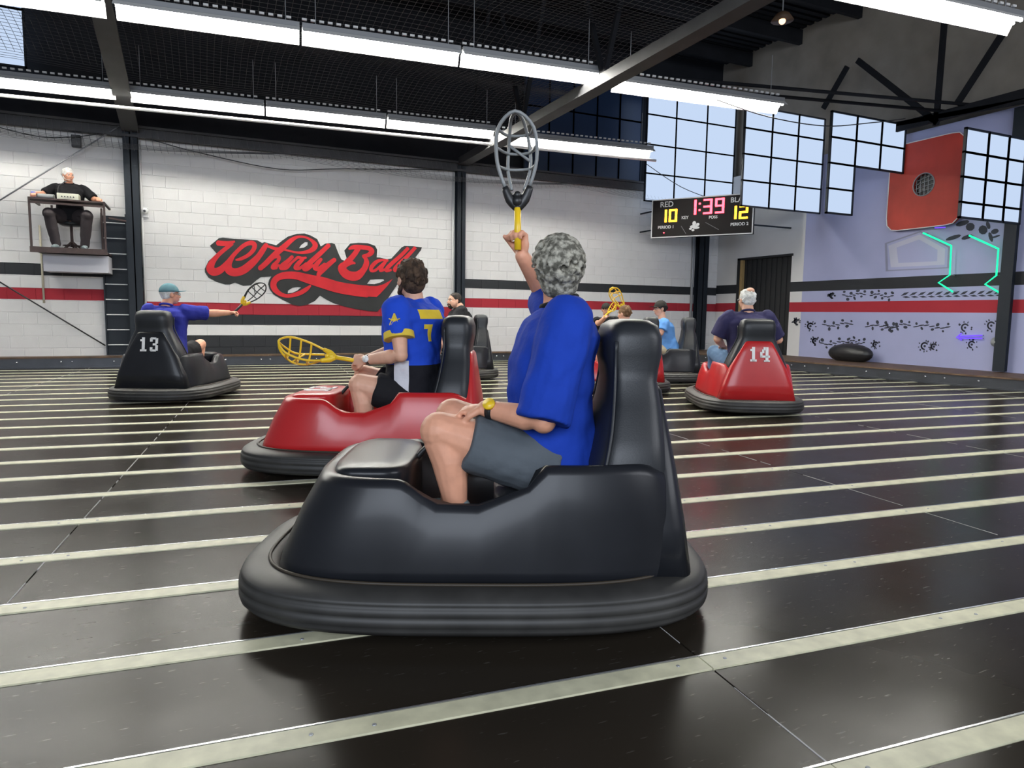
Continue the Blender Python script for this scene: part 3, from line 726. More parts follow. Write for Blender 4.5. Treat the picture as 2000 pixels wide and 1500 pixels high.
# ------------------------------------------------------------------ red goal board
gb = thing('goal_board', 'square red goal board with round netted hole on right wall', 'goal board', (11.96, 8.48, 2.68))
def rounded(y0, y1, z0, z1, r, n=5):
    out = []
    for cy, cz, a0 in ((y1-r, z1-r, 0), (y0+r, z1-r, 90), (y0+r, z0+r, 180), (y1-r, z0+r, 270)):
        for i in range(n+1): a = R(a0+90*i/n); out.append((cy+r*math.cos(a), cz+r*math.sin(a)))
    return out
HC, HR = (.0, .77), .20
t = bmesh.new(); N = 48
outer = []
import itertools
def rsq(a, hw, hh, r=.1):
    c, s = math.cos(a), math.sin(a); n = 9
    d = (abs(c/hw)**n + abs(s/hh)**n)**(-1/n); return (c*d, s*d)
cz0 = .785
rings = []
for x, f in ((0, 'o'), (0, 'i'), (.05, 'i'), (.05, 'o')):
    rg = []
    for i in range(N):
        a = 2*math.pi*i/N
        if f == 'o': y, z = rsq(a, .70, .785); rg.append(t.verts.new((x, y, cz0+z)))
        else: rg.append(t.verts.new((x, HC[0]+HR*math.cos(a), HC[1]+HR*math.sin(a))))
    rings.append(rg)
for A, B in zip(rings, rings[1:]+rings[:1]):
    for k in range(N): t.faces.new((A[k], A[(k+1) % N], B[(k+1) % N], B[k]))
obj('board_panel', t, M['boardred'], gb)
t = bmesh.new(); tube(t, [(-.004, rsq(2*math.pi*i/N, .70, .785)[0], cz0+rsq(2*math.pi*i/N, .70, .785)[1]) for i in range(N)], .009, 5, closed=True); obj('edge_trim', t, M['white'], gb)
t = bmesh.new(); tube(t, [(-.006, HC[0]+HR*math.cos(i*.26), HC[1]+HR*math.sin(i*.26)) for i in range(24)], .010, 6, closed=True); obj('hoop', t, M['grey'], gb)
t = bmesh.new()
for i in range(-1, 3):
    e = i*.075; l = math.sqrt(max(0, HR**2-e*e)); tube(t, [(.02, HC[0]+e, HC[1]-l), (.045, HC[0]+e+.02, HC[1]+l)], .007, 4); tube(t, [(.03, HC[0]-l, HC[1]+e), (.03, HC[0]+l, HC[1]+e-.06)], .007, 4)
obj('goal_net', t, M['grey'], gb)
t = bmesh.new(); blob(t, (.06, HC[0], HC[1]), (.01, .21, .21)); obj('hole_backing', t, M['blackpl'], gb)
for pts, m_, lab, lx in (
    ([(1803, 455), (1858, 480), (1855, 537), (1833, 552), (1861, 570)], 'neong', 'green neon zigzag tube under the red goal board', 11.93),
    ([(1893, 460), (1950, 486), (1946, 538), (1924, 555), (1951, 571)], 'neong', 'green neon zigzag tube nearest the right wall post', 11.93),
    ([(1918, 655), (1872, 657), (1878, 651), (1868, 659), (1878, 664), (1873, 660), (1918, 661)], 'neonp', 'violet neon arrow tube low on the lavender partition', 12.02),
    ([(1826, 445), (1846, 444)], 'neonp', 'short violet neon bar on lower edge of red board', 11.93)):
    P = [onX(x, y, lx) for x, y in pts]; o = thing('neon_sign', lab, 'neon light', P[0])
    t = bmesh.new(); tube(t, [p-P[0] for p in P], .016 if m_ == 'neong' else .010, 6); obj('neon_tube', t, M[m_], o)
    t = bmesh.new()
    for p in P[::2]: bar(t, p-P[0]+Vector((.01, 0, 0)), p-P[0]+Vector((XR-lx, 0, 0)), .012)
    obj('standoff', t, M['greypl'], o)

# ------------------------------------------------------------------ stencils on the partition
def stencil(name, draws, m=None, d=.003):
    t = bmesh.new()
    for pts in draws:
        prism(t, pts, 1, lambda p, q: onX(p[0], p[1], XR-d*q)+Vector((0, 0, 0)))
    return obj(name, t, m or M['stencil'], wr)
def ell(cx, cy, a, b, ang=0, n=9):
    ca, sa = math.cos(ang), math.sin(ang); return [(cx+a*math.cos(2*math.pi*i/n)*ca-b*math.sin(2*math.pi*i/n)*sa, cy+a*math.cos(2*math.pi*i/n)*sa+b*math.sin(2*math.pi*i/n)*ca) for i in range(n)]
def flower(cx, cy, r):
    D = []
    for i in range(9):
        a = i*.7+random.random(); D.append(ell(cx+r*.8*math.cos(a), cy+r*.7*math.sin(a), random.uniform(1.2, 2.6), random.uniform(.9, 1.8), a))
    for i in range(7):
        a = i*.55+2.0; D.append(ell(cx+r*.42*math.cos(a), cy+r*.42*math.sin(a), 3.6, 1.7, a+1.57))
    D.append(ell(cx, cy, 2.4, 2.4))
    return D
def spray(cx, cy, L, flip=1):
    D = []
    for i in range(7):
        x = cx-L/2+L*i/6; y = cy+flip*3*math.sin(i*1.0); D.append(ell(x, y, L/10, 1.3, flip*.15))
        D.append(ell(x+1, y+(6 if i % 2 else -6), random.uniform(2.2, 4.2), random.uniform(2, 3.4), random.random()*3))
    return D
for cx, cy, r in ((1555, 628, 9), (1583, 637, 13), (1592, 666, 11), (1710, 673, 11), (1806, 676, 15), (1824, 677, 12), (1885, 640, 16), (1936, 636, 16), (1898, 673, 14), (1624, 577, 8), (1955, 660, 9)):
    stencil('stencil_flower', flower(cx, cy, r))
for cx, cy, L, f in ((1636, 634, 52, 1), (1722, 638, 56, -1), (1752, 636, 46, 1), (1820, 638, 62, -1), (1630, 670, 50, 1), (1672, 668, 30, -1), (1668, 576, 40, 1), (1722, 577, 40, -1)):
    stencil('stencil_spray', spray(cx, cy, L, f))
for i in range(13):
    x = 1768+i*16.5; y = 575-i*.3
    if x > 1962: break
    stencil('stencil_leaf', [[(x-9, y+3), (x-2, y-3), (x+8, y-5), (x+1, y+1)], [(x-6, y+5), (x+2, y+3), (x+10, y+6), (x+1, y+7)]])
for x, y, w, h in ((1895, 443, 9, 8), (1920, 449, 9, 9), (1943, 452, 8, 5), (1935, 463, 4, 10), (1862, 464, 16, 4), (1880, 436, 14, 5), (1889, 463, 12, 4), (1945, 462, 9, 2), (1930, 440, 4, 8)):
    stencil('stencil_leaf', [ell(x, y, w, h, -.3)])
def ringshape(pts, w):
    cx = sum(p[0] for p in pts)/len(pts); cy = sum(p[1] for p in pts)/len(pts); D = []
    for i in range(len(pts)):
        a, b = pts[i], pts[(i+1) % len(pts)]; ia = (a[0]+(cx-a[0])*w, a[1]+(cy-a[1])*w); ib = (b[0]+(cx-b[0])*w, b[1]+(cy-b[1])*w); D.append([a, b, ib, ia])
    return D
hexp = [(1735, 480), (1796, 458), (1846, 486), (1845, 517), (1740, 522)]
stencil('stencil_hexagon', ringshape(hexp, .28), M['lavtrim'], .002); stencil('stencil_hexagon', ringshape([(1728, 475), (1798, 451), (1856, 483), (1854, 524), (1730, 530)], .07), M['lavdark'], .002)
t = bmesh.new(); c = onX(1668, 700, 11.9)
blob(t, (0, 0, 0), (.22, .50, .20), seg=20); 
o = bake(t, .02, 'wall_bag', M['blackpl'], None, 2); o.location = (c.x-.12, c.y, .33)
tag(o, 'low black bag slumped on the ledge against the lavender wall', 'bag')
t = bmesh.new(); c = onX(1947, 668, 12.0); blob(t, (0, 0, 0), .085, seg=20, rings=12)
o = obj('round_knob', t, M['greypl'], None, True); o.location = (XR-.07, c.y, c.z); tag(o, 'round grey ball fixed on lavender wall by the right post', 'ball')

# ------------------------------------------------------------------ kart
CENTRE = {}
def smooth01(a, b, x): t = max(0, min(1, (x-a)/(b-a))); return t*t*(3-2*t)
def rim(u):
    z = .40
    z += .08*smooth01(.12, .27, u)
    z += .13*(1-smooth01(-.205, -.125, u))
    z -= .06*(1-smooth01(-.72, -.52, u))
    return z
def num_shape(t, s, cx, cz, h):
    """college block numerals as boxes in the (y, z) plane facing -x"""
    def bx(y0, y1, z0, z1): box(t, -.003, .003, cx-(y0)*h, cx-(y1)*h, cz+z0*h, cz+z1*h)
    if s == '1': bx(-.10, .10, -.5, .5); bx(-.22, .22, -.5, -.36); bx(-.22, -.1, .22, .36)
    if s == '3': bx(-.25, .12, .36, .5); bx(.08, .26, .06, .44); bx(-.10, .16, -.07, .08); bx(.08, .26, -.44, -.05); bx(-.25, .12, -.5, -.36); bx(-.3, -.12, .2, .44); bx(-.3, -.12, -.44, -.2)
    if s == '4': bx(.04, .24, -.5, .5); bx(-.06, .34, -.5, -.40); bx(-.32, .34, -.22, -.08); bx(-.32, -.16, -.2, .16); bx(-.2, -.04, .08, .34); bx(-.10, .1, .28, .5)
    if s == '2': bx(-.25, .25, .36, .5); bx(.08, .26, .0, .44); bx(-.2, .2, -.07, .08); bx(-.27, -.1, -.44, 0); bx(-.27, .27, -.5, -.36)
def kart(label, C, A, body, number=None, hoodnum=None, group='bumper karts on the court'):
    k = thing('bumper_kart', label, 'bumper kart', (C[0], C[1], 0), R(A), group)
    bmat = M[body]; N = 160
    t = bmesh.new(); loops = []
    for (L0, L1, Wd, n, zf) in ((.70, .72, .445, 4.6, lambda u: .14), (.685, .715, .44, 4.6, lambda u: .20), (.62, .70, .418, 4.6, lambda u: .14+(rim(u)-.14)*.62), (.565, .685, .390, 4.6, lambda u: rim(u)-.030),
                           (.552, .678, .380, 4.6, lambda u: rim(u)-.006), (.532, .66, .362, 4.6, lambda u: rim(u)), (.50, .62, .325, 3.6, lambda u: rim(u)-.012), (.49, .61, .315, 3.6, lambda u: rim(u)-.06), (.47, .60, .30, 3.6, lambda u: .17)):
        loops.append([(u, v, zf(u)) for u, v in superloop(L0, L1, Wd, n, N)])
    lofts(t, loops, True, True); obj('body', t, bmat, k, True)
    t = bmesh.new()      # raised bonnet
    lofts(t, [[(.385+u, v, z) for u, v in superloop(a, b, w, 4, 48)] for a, b, w, z in ((.115, .15, .29, .2), (.115, .15, .29, .455), (.125, .15, .295, .475), (.12, .145, .29, .49), (.10, .13, .27, .497), (.03, .05, .2, .50))]); obj('bonnet', t, bmat, k, True)
    t = bmesh.new()      # rear cowl
    lofts(t, [[(cu+u, v, z) for u, v in superloop(l, l, w, 5, 48)] for cu, l, w, z in ((-.59, .145, .40, .15), (-.585, .13, .36, .32), (-.585, .105, .29, .50), (-.595, .072, .20, .66), (-.602, .052, .145, .755), (-.60, .042, .13, .772), (-.595, .03, .11, .78))]); obj('rear_cowl', t, bmat, k, True)
    t = bmesh.new()      # backrest wrapping the cowl
    lofts(t, [[(cu+u, v, z) for u, v in superloop(l, l, w, 4.2, 48)] for cu, l, w, z in ((-.52, .14, .30, .36), (-.525, .14, .315, .50), (-.535, .12, .275, .60), (-.545, .10, .225, .71), (-.545, .09, .185, .79), (-.545, .095, .178, .83), (-.545, .105, .18, .88), (-.545, .105, .178, .94), (-.545, .09, .165, .985), (-.545, .06, .13, 1.003), (-.545, .02, .07, 1.008))])
    bk = obj('backrest', t, M['seat'], k, True)
    for q in (-1, 1):
        t = bmesh.new(); tube(t, [(-.47, q*.18, .93), (-.47, q*.183, .80), (-.45, q*.26, .62), (-.42, q*.31, .48)], .007, 6, 3); obj('piping', t, M['seat'], bk, True)
    t = bmesh.new(); lofts(t, [[(-.24+u, v, z) for u, v in superloop(.19, .19, w, 4, 40)] for w, z in ((.27, .17), (.28, .33), (.27, .365), (.23, .38))]); obj('seat_cushion', t, M['seat'], k, True)
    t = bmesh.new()      # bumper
    prof = [(0, .055), (-.005, .13), (.01, .158), (.035, .168), (.075, .168), (.10, .160), (.118, .148), (.124, .138), (.118, .133), (.128, .128), (.131, .106), (.124, .100), (.131, .094), (.131, .072), (.124, .067), (.128, .060), (.112, .040), (.03, .036)]
    loops = [[(u+.01, v, z) for u, v in superloop(.70+r, .70+r, .445+r, 3.3, 96)] for r, z in prof]
    lofts(t, loops, close=True); obj('bumper', t, M['rubber'], k, True)
    t = bmesh.new(); tube(t, [(u+.01, v, .171) for u, v in superloop(.735, .735, .48, 3.3, 96)], .006, 5, closed=True); obj('bumper_seam', t, M['brownpl'], k, True)
    t = bmesh.new(); lofts(t, [[(u, v, z) for u, v in superloop(.70, .70, .44, 3.6, 48)] for z in (.05, .14)]); obj('chassis', t, M['blackpl'], k)
    for (u, v) in ((.5, .28), (.5, -.28), (-.5, .28), (-.5, -.28)):
        t = bmesh.new(); tube(t, [(u, v-.02, .034), (u, v+.02, .034)], .030, 12); bar(t, (u, v, .034), (u, v, .06), .02); obj('caster', t, M['blackpl'], k)
    t = bmesh.new(); tube(t, [(.27, 0, .44), (.20, 0, .52), (.16, 0, .53)], .011, 8, 3); tube(t, [(.16, -.05, .53), (.16, .05, .53)], .014, 8); obj('steering_crank', t, M['blackpl'], k, True)
    if number:
        t = bmesh.new(); num_shape(t, number[0], .06, .0, .15); num_shape(t, number[1], -.055, .0, .15)
        for v in t.verts:
            z = v.co.z; v.co.z = .64+z; v.co.x += -.678+.15*z
        obj('kart_number', t, M['num'], k)
    if hoodnum:
        t = bmesh.new()
        for i, ch in enumerate(hoodnum):
            q = bmesh.new(); num_shape(q, ch, 0, 0, .17)
            for v in q.verts: z = v.co.z; y = v.co.y; v.co = Vector((.385+z, (.07 if i == 0 else -.07)+y, .502+v.co.x))
            me = bpy.data.meshes.new('x'); q.to_mesh(me); q.free(); t.from_mesh(me); bpy.data.meshes.remove(me)
        obj('kart_number', t, M['num'], k)
    return k
K = {'K1': ((.95, 2.37), 157), 'K2': ((1.06, 4.52), 154), 'K3': ((-.27, 8.95), 68), 'K7': ((5.58, 5.98), 61), 'K6': ((6.45, 8.9), 150), 'K4': ((3.5, 10.25), 165), 'K5': ((5.02, 7.90), 150), 'K8': ((6.75, 10.75), 225)}
kart('large black bumper kart in the foreground carrying the gray-haired driver', *K['K1'], 'black')
kart('red bumper kart carrying the driver in blue and yellow jersey', *K['K2'], 'red', None, '12')
kart('black bumper kart numbered 13 seen from behind', *K['K3'], 'black', '13')
kart('red bumper kart numbered 14 seen from behind', *K['K7'], 'red', '14')
kart('black bumper kart carrying the driver in a sky blue tee', *K['K6'], 'black')
kart('black bumper kart carrying the bearded driver in black', *K['K4'], 'black')
kart('red bumper kart mostly hidden behind the foreground headrest', *K['K5'], 'red')
kart('black bumper kart of the capped driver, hidden behind other karts', *K['K8'], 'black')

# ------------------------------------------------------------------ scoop (basket on a handle)
def scoop(label, p, q, basket, yoke, handle, up=(0, 0, 1), L=.56, group='ball scoops in the drivers\' hands'):
    """p = grip end, q = point the scoop points at (world)"""
    p, q = Vector(p), Vector(q); d = (q-p).normalized(); s = d.cross(Vector(up)).normalized(); u = s.cross(d)
    o = thing('ball_scoop', label, 'scoop', p, 0, group)
    def w(a, b, c): return d*a + s*b + u*c
    k = L/.56; r = .0075
    t = bmesh.new(); tube(t, [w(-.06*k, 0, 0), w(.14*k, 0, 0)], .014, 10); obj('handle', t, M[handle], o, True)
    t = bmesh.new(); tube(t, [w(.12*k, 0, 0), w(.16*k, 0, 0)], .013, 10)
    for sy in (-1, 1): tube(t, [w(.14*k, 0, 0), w(.18*k, sy*.035*k, 0), w(.24*k, sy*.062*k, .0)], [.018, .02, .013], 8, 3, flat=.6)
    blob(t, w(.17*k, 0, 0), .028*k); blob(t, w(.20*k, 0, 0), (.02*k,)*3); obj('yoke', t, M[yoke], o, True)
    t = bmesh.new()
    A = [w(.24*k, .06*k, 0), w(.36*k, .095*k, .015*k), w(.50*k, .085*k, .05*k), w(.57*k, 0, .075*k), w(.50*k, -.085*k, .05*k), w(.36*k, -.095*k, .015*k), w(.24*k, -.06*k, 0)]
    tube(t, A, r, 6, 4)
    B = [w(.23*k, .03*k, -.02), w(.34*k, .055*k, -.075*k), w(.46*k, .05*k, -.085*k), w(.55*k, .03*k, -.0*k), w(.57*k, .0, .07*k)]
    C2 = [w(.23*k, -.03*k, -.02), w(.34*k, -.055*k, -.075*k), w(.46*k, -.05*k, -.085*k), w(.55*k, -.03*k, -.0*k), w(.57*k, .0, .07*k)]
    tube(t, B, r*.9, 6, 4); tube(t, C2, r*.9, 6, 4)
    for a, wd, dz, top in ((.34, .093, -.075, .012), (.42, .095, -.085, .03), (.50, .085, -.06, .05)):
        tube(t, [w(a*k, wd*k, top*k), w(a*k, .05*k, dz*k), w(a*k, -.05*k, dz*k), w(a*k, -wd*k, top*k)], r*.85, 6, 3)
    tube(t, [w(.38*k, .052*k, -.08*k), w(.46*k, -.05*k, -.083*k)], r*.8, 6)
    obj('basket', t, M[basket], o, True)
    return o

# ------------------------------------------------------------------ people
def rotm(f, up=(0, 0, 1)):
    f = Vector(f).normalized(); s = Vector(up).cross(f).normalized(); u = f.cross(s)
    return Matrix(((f.x, s.x, u.x), (f.y, s.y, u.y), (f.z, s.z, u.z)))   # columns: forward, left, up
def hand(t, wrist, d, palm, curl, k=1.0, side=1, thumb_out=.6, pointing=False):
    """d: direction of the hand, palm: normal out of the palm, side: +1 thumb on left of d"""
    d = Vector(d).normalized(); pn = Vector(palm); pn = (pn-d*pn.dot(d)).normalized(); s = d.cross(pn)*side
    c = Vector(wrist)+d*.045*k
    Rm = Matrix(((d.x, s.x, pn.x), (d.y, s.y, pn.y), (d.z, s.z, pn.z)))
    blob(t, c, (.052*k, .041*k, .017*k), Rm, 12, 8)
    tube(t, [Vector(wrist)-d*.03*k, Vector(wrist)+d*.03*k], [.024*k, .026*k], 10, flat=.75, side=s)
    for i, (off, ln) in enumerate(((.030, .070), (.011, .078), (-.009, .072), (-.027, .056))):
        base = c+d*.036*k+s*off*k; pts = [base]; ang = 0; pos = base.copy(); cl = curl*(1 if not (pointing and i == 0) else .1)
        for j, fr in enumerate((.45, .32, .23)):
            ang += cl*(.9 if j == 0 else 1.1); dd = d*math.cos(ang)+pn*math.sin(ang); pos = pos+dd*ln*fr*k; pts.append(pos)
        limb(t, [pts[0]-d*.012*k]+pts, [.0105*k, .0102*k, .0095*k, .0088*k, .0078*k], 8)
    b = Vector(wrist)+d*.02*k+s*.026*k
    o1 = b+(d*.6+s*.8*thumb_out+pn*.25).normalized()*.036*k; o2 = o1+(d*.75+pn*(.3+curl*.4)+s*.1).normalized()*.03*k; o3 = o2+(d*.6+pn*(.4+curl*.5)-s*.2).normalized()*.024*k
    limb(t, [b, o1, o2, o3], [.015*k, .0125*k, .0108*k, .009*k], 8)
def head(t, c, f, k=1.0, jaw=1.0, up=(0, 0, 1)):
    Rm = rotm(f, up)
    def P(a, b, z): return Vector(c)+Rm @ Vector((a*k, b*k, z*k))
    blob(t, P(-.012, 0, .028), (.094*k, .075*k, .088*k), Rm, 20, 14)
    blob(t, P(.018, 0, -.035), (.068*k, .060*k*jaw, .070*k), Rm, 16, 12)
    blob(t, P(.045, 0, -.085), (.030*k, .034*k*jaw, .022*k), Rm)
    blob(t, P(.070, 0, .022), (.018*k, .050*k, .012*k), Rm)
    limb(t, [P(.082, 0, .010), P(.098, 0, -.018), P(.103, 0, -.028)], [.009*k, .012*k, .014*k], 8)
    for s in (-1, 1):
        blob(t, P(.090, s*.012, -.032), .009*k); blob(t, P(-.008, s*.077, -.010), (.019*k, .008*k, .031*k), Rm); blob(t, P(.050, s*.038, -.022), (.028*k, .022*k, .022*k), Rm)
    blob(t, P(.078, 0, -.058), (.014*k, .024*k, .007*k), Rm); blob(t, P(.076, 0, -.069), (.014*k, .020*k, .007*k), Rm)
    return P, Rm
def shell(t, P, Rm, k, a0, style, nb=0, rs=.02):
    pass
def person(label, C, A, d):
    """d: dictionary of the pose, all in the kart's frame (x forward, y left, z up)"""
    g = d.get
    o = thing('person', label, 'person', (C[0], C[1], g('base', 0)), R(A), g('group'))
    k = g('k', 1.0); vox = g('vox', .010)
    pel = Vector(g('pelvis', (-.27, 0, .47))); nk = Vector(g('neck', (-.27, 0, 1.08))); hd = Vector(g('head', (-.245, 0, 1.215)))
    face = Vector(g('face', (1, 0, 0))); sh = g('sh', .185); bulk = g('bulk', 1.0)
    ls = Vector(g('lsh', (nk.x-.01, nk.y+sh, nk.z-.07))); rs = Vector(g('rsh', (nk.x-.01, nk.y-sh, nk.z-.07)))
    twist = (ls-rs).normalized(); tw = math.atan2(twist.y, twist.x)-math.pi/2
    def ring(c, rx, ry, z, rot=0, N=28, n=2.4):
        out = []
        for i in range(N):
            a = 2*math.pi*i/N; x = rx*math.copysign(abs(math.cos(a))**(2/n), math.cos(a)); y = ry*math.copysign(abs(math.sin(a))**(2/n), math.sin(a))
            out.append((c.x+x*math.cos(rot)-y*math.sin(rot), c.y+x*math.sin(rot)+y*math.cos(rot), z))
        return out
    def torso(t, e, z0, belly=0):
        Ls = []
        for f, rx, ry in ((0, .135, .175), (.12, .15, .185), (.3, .145, .175), (.5, .135, .17), (.7, .135, .185), (.85, .13, .20), (.94, .105, .17), (1.0, .065, .095)):
            z = z0+(nk.z-.02-z0)*f; q = (z-pel.z)/(nk.z-pel.z); c = pel.lerp(nk, max(0, q)); c = c+Vector((.02*math.sin(math.pi*min(1, max(0, q)))*bulk+belly*math.sin(math.pi*min(1, f*1.25)) if f < .8 else 0, 0, 0))
            Ls.append(ring(c, (rx*bulk+e), (ry*bulk+e*.8), z, tw*max(0, min(1, q*1.3))))
        lofts(t, Ls)
    # skin: one continuous body
    t = bmesh.new(); torso(t, -.028, pel.z-.10)
    P, Rm = head(t, hd, face, g('hk', 1.0)*k, g('jaw', 1.0), g('hup', (0, 0, 1)))
    limb(t, [nk-Vector((0, 0, .06)), nk+Vector((0, 0, .02)), P(-.02, 0, -.05)], [.065*bulk, .056*bulk, .056])
    arms = {}
    for side, S0_, key in ((1, ls, 'l'), (-1, rs, 'r')):
        el = Vector(g(key+'el', (S0_.x+.06, S0_.y+side*.05, S0_.z-.28))); wr_ = Vector(g(key+'wr', (el.x+.23, el.y-side*.06, el.z-.02)))
        ak = g('ak', 1.0)*(.6+.4*bulk)
        limb(t, [S0_, S0_.lerp(el, .5), el, el.lerp(wr_, .3), wr_], [.058*ak, .052*ak, .043*ak, .045*ak, .029*ak])
        hdir = Vector(g(key+'hd', wr_-el)); hand(t, wr_, hdir, g(key+'pn', (0, 0, -1)), g(key+'curl', .9), g('handk', 1.0)*k, side if g(key+'flip', 1) > 0 else -side)
        arms[key] = (S0_, el, wr_)
    legs = {}
    for side, key in ((1, 'l'), (-1, 'r')):
        hp = Vector((pel.x+.04, pel.y+side*.10, pel.z-.01)); kn = Vector(g(key+'kn', (.15, side*.16, .585))); an = Vector(g(key+'an', (.16, side*.15, .235)))
        lk = g('lk', 1.0)
        limb(t, [hp, hp.lerp(kn, .5), kn, kn.lerp(an, .12), kn.lerp(an, .4)+Vector((-.014, 0, 0)), an], [.10*lk, .088*lk, .066*lk, .060*lk, .062*lk, .040*lk])
        limb(t, [an, an+Vector((.04, side*.005, -.02))], [.038, .03])
        legs[key] = (hp, kn, an)
    sk = M[g('skin', 'skin')]
    body = bake(t, vox*.62 if g('fine') else vox*.8, 'body', sk, o, 3 if g('fine') else 2)
    # shirt
    t = bmesh.new(); z0 = g('hem', pel.z-.07); torso(t, .016, z0, g('belly', 0))
    for key in ('l', 'r'):
        a, b, c = arms[key]; sl = g('sleeve', .62); sr = g('sr', 1.0)*(.6+.4*bulk)
        limb(t, [nk+Vector((0, 0, -.045)), nk.lerp(a, .5)+Vector((0, 0, -.028)), a+Vector((0, 0, -.004))], [.062*bulk, .066*bulk, .070*sr], 16)
        a2 = a+(nk-a)*.25
        end = a.lerp(b, sl) if sl <= 1 else b.lerp(c, sl-1)
        pts = [a2, a, a.lerp(end, .5), end]; tube(t, pts, [.068*sr, .078*sr, .076*sr, .078*sr], 16, 3)
        blob(t, a, .077*sr)
    tube(t, [nk+Vector((-.005, 0, -.05)), nk+Vector((0, 0, .005))], [.10, .068], 20)
    shirt = bake(t, vox, 'shirt', M[g('shirt')], o, 3)
    wrinkle(shirt, .010)
    if g('collar'):
        t = bmesh.new(); tube(t, [nk+Vector((.062*math.cos(i*.52), .066*math.sin(i*.52), .012-.02*math.cos(i*.52))) for i in range(12)], .013, 8, closed=True, smooth=2); obj('collar', t, M[g('collar')], o, True)
    # trousers
    t = bmesh.new(); blob(t, pel+Vector((-.005, 0, -.0)), (.15*bulk, .185*bulk, .125))
    for key in ('l', 'r'):
        hp, kn, an = legs[key]; sl = g('short', .72); lk = g('lk', 1.0)
        if sl <= 1: tube(t, [hp+Vector((-.03, 0, 0)), hp.lerp(kn, .4*sl), hp.lerp(kn, sl)], [.118*lk, .110*lk, .098*lk+.004], 18, 3)
        else: limb(t, [hp, hp.lerp(kn, .5), kn, kn.lerp(an, .5), an], [.130*lk, .116*lk, .092*lk, .082*lk, .068])
    obj_ = bake(t, vox, 'trousers' if g('short', .7) > 1 else 'shorts', M[g('pants')], o, 3); wrinkle(obj_, .006)
    for key, sd_ in (('l', 1), ('r', -1)):
        an = legs[key][2]; t = bmesh.new(); z = g('sole', .185)
        limb(t, [an+Vector((-.01, 0, -.015)), Vector((an.x+.05, an.y, z+.05)), Vector((an.x+.16, an.y+sd_*.015, z+.038))], [.047, .050, .038]); bake(t, .012, 'shoe', M['shoe'], o, 2)
    # hair / cap
    hk = g('hk', 1.0)*k; hs = g('hair'); 
    if hs:
        t = bmesh.new(); rnd = random.Random(len(label)*7+3)
        st = g('style', 'short')
        ex = {'curly': 1.10, 'short': 1.06, 'buzz': 1.025, 'thick': 1.10}[st]
        blob(t, P(-.020, 0, .036), (.095*hk*ex, .077*hk*ex, .086*hk*ex), Rm, 20, 14)
        if st == 'curly': blob(t, P(-.040, 0, -.055), (.058*hk, .072*hk, .055*hk), Rm)
        if st in ('curly', 'thick'): blob(t, P(-.045, 0, -.02), (.066*hk, .076*hk, .075*hk), Rm)
        else: blob(t, P(-.045, 0, -.005), (.058*hk, .072*hk, .062*hk), Rm)
        nb = {'curly': 520, 'short': 36, 'buzz': 0, 'thick': 100}[st]
        for i in range(nb):
            th = rnd.uniform(0, 2*math.pi); zz = rnd.uniform(-.75, 1); 
            x, y = math.cos(th)*math.sqrt(1-zz*zz), math.sin(th)*math.sqrt(1-zz*zz)
            if x > .35 and zz < .45: continue
            if zz < -.1 and x > -.05: continue
            if st != 'curly' and zz < -.5: continue
            r_b = rnd.uniform(.007, .0125) if st == 'curly' else rnd.uniform(.009, .013)
            blob(t, P(-.022+x*.098*ex, y*.082*ex, .022+zz*.092*ex), (r_b*hk,)*3 if st == 'curly' else (r_b*.8*hk, r_b*.8*hk, r_b*1.8*hk), Rm if st != 'curly' else None, 8, 6)
        bake(t, (.0045 if st == 'curly' else .006) if g('fine') else .008, 'hair', M[hs], o, 1)
    if g('bald'):
        t = bmesh.new(); blob(t, P(-.055, 0, .10), (.055*hk, .045*hk, .036*hk), Rm); bake(t, .008, 'bald_patch', sk, o, 2)
    if g('cap'):
        t = bmesh.new(); ce = 1.13
        Ls = []
        for j in range(8):
            a = j/7*math.pi/2*.97; rr = math.cos(a)
            Ls.append([tuple(P(-.012+.094*ce*rr*math.cos(i*math.pi/14), .078*ce*rr*math.sin(i*math.pi/14), .032+.088*ce*math.sin(a))) for i in range(28)])
        lofts(t, Ls); obj('cap', t, M[g('cap')], o, True)
        t = bmesh.new(); up_, lo = [], []
        for i in range(13):
            a = (i/12-.5)*math.pi*.86
            inn = P(-.012+.094*ce*math.cos(a), .078*ce*math.sin(a), .040); out_ = P(.03+.145*math.cos(a)**.7 if math.cos(a) > 0 else .03, .074*math.sin(a)*1.1, .030+.012*math.cos(a))
            up_.append((inn, out_))
        A_ = [t.verts.new(p[0]) for p in up_]; B_ = [t.verts.new(p[1]) for p in up_]; A2 = [t.verts.new(p[0]-Vector((0, 0, .006))) for p in up_]; B2 = [t.verts.new(p[1]-Vector((0, 0, .006))) for p in up_]
        for i in range(12):
            t.faces.new((A_[i], A_[i+1], B_[i+1], B_[i])); t.faces.new((A2[i], B2[i], B2[i+1], A2[i+1])); t.faces.new((B_[i], B_[i+1], B2[i+1], B2[i])); t.faces.new((A_[i], A2[i], A2[i+1], A_[i+1]))
        obj('cap_brim', t, M[g('cap')], o, True)
    if g('faceparts', True):
        for s in (-1, 1):
            t = bmesh.new(); blob(t, P(.071, s*.030, .000), (.012*hk, .015*hk, .009*hk), Rm, 10, 8); e = obj('eye', t, M['eye'], o, True)
            t = bmesh.new(); blob(t, P(.081, s*.030, .000), (.004*hk, .0065*hk, .0065*hk), Rm, 8, 6); obj('iris', t, M['iris'], e, True)
            t = bmesh.new(); tube(t, [P(.086, s*.014, .020), P(.086, s*.030, .026), P(.076, s*.046, .020)], .0045*hk, 6, 2); obj('eyebrow', t, M[hs or 'h_dark'], o, True)
        t = bmesh.new(); blob(t, P(.087, 0, -.062), (.006*hk, .021*hk, .007*hk), Rm, 10, 6); obj('mouth', t, M['lip'], o, True)
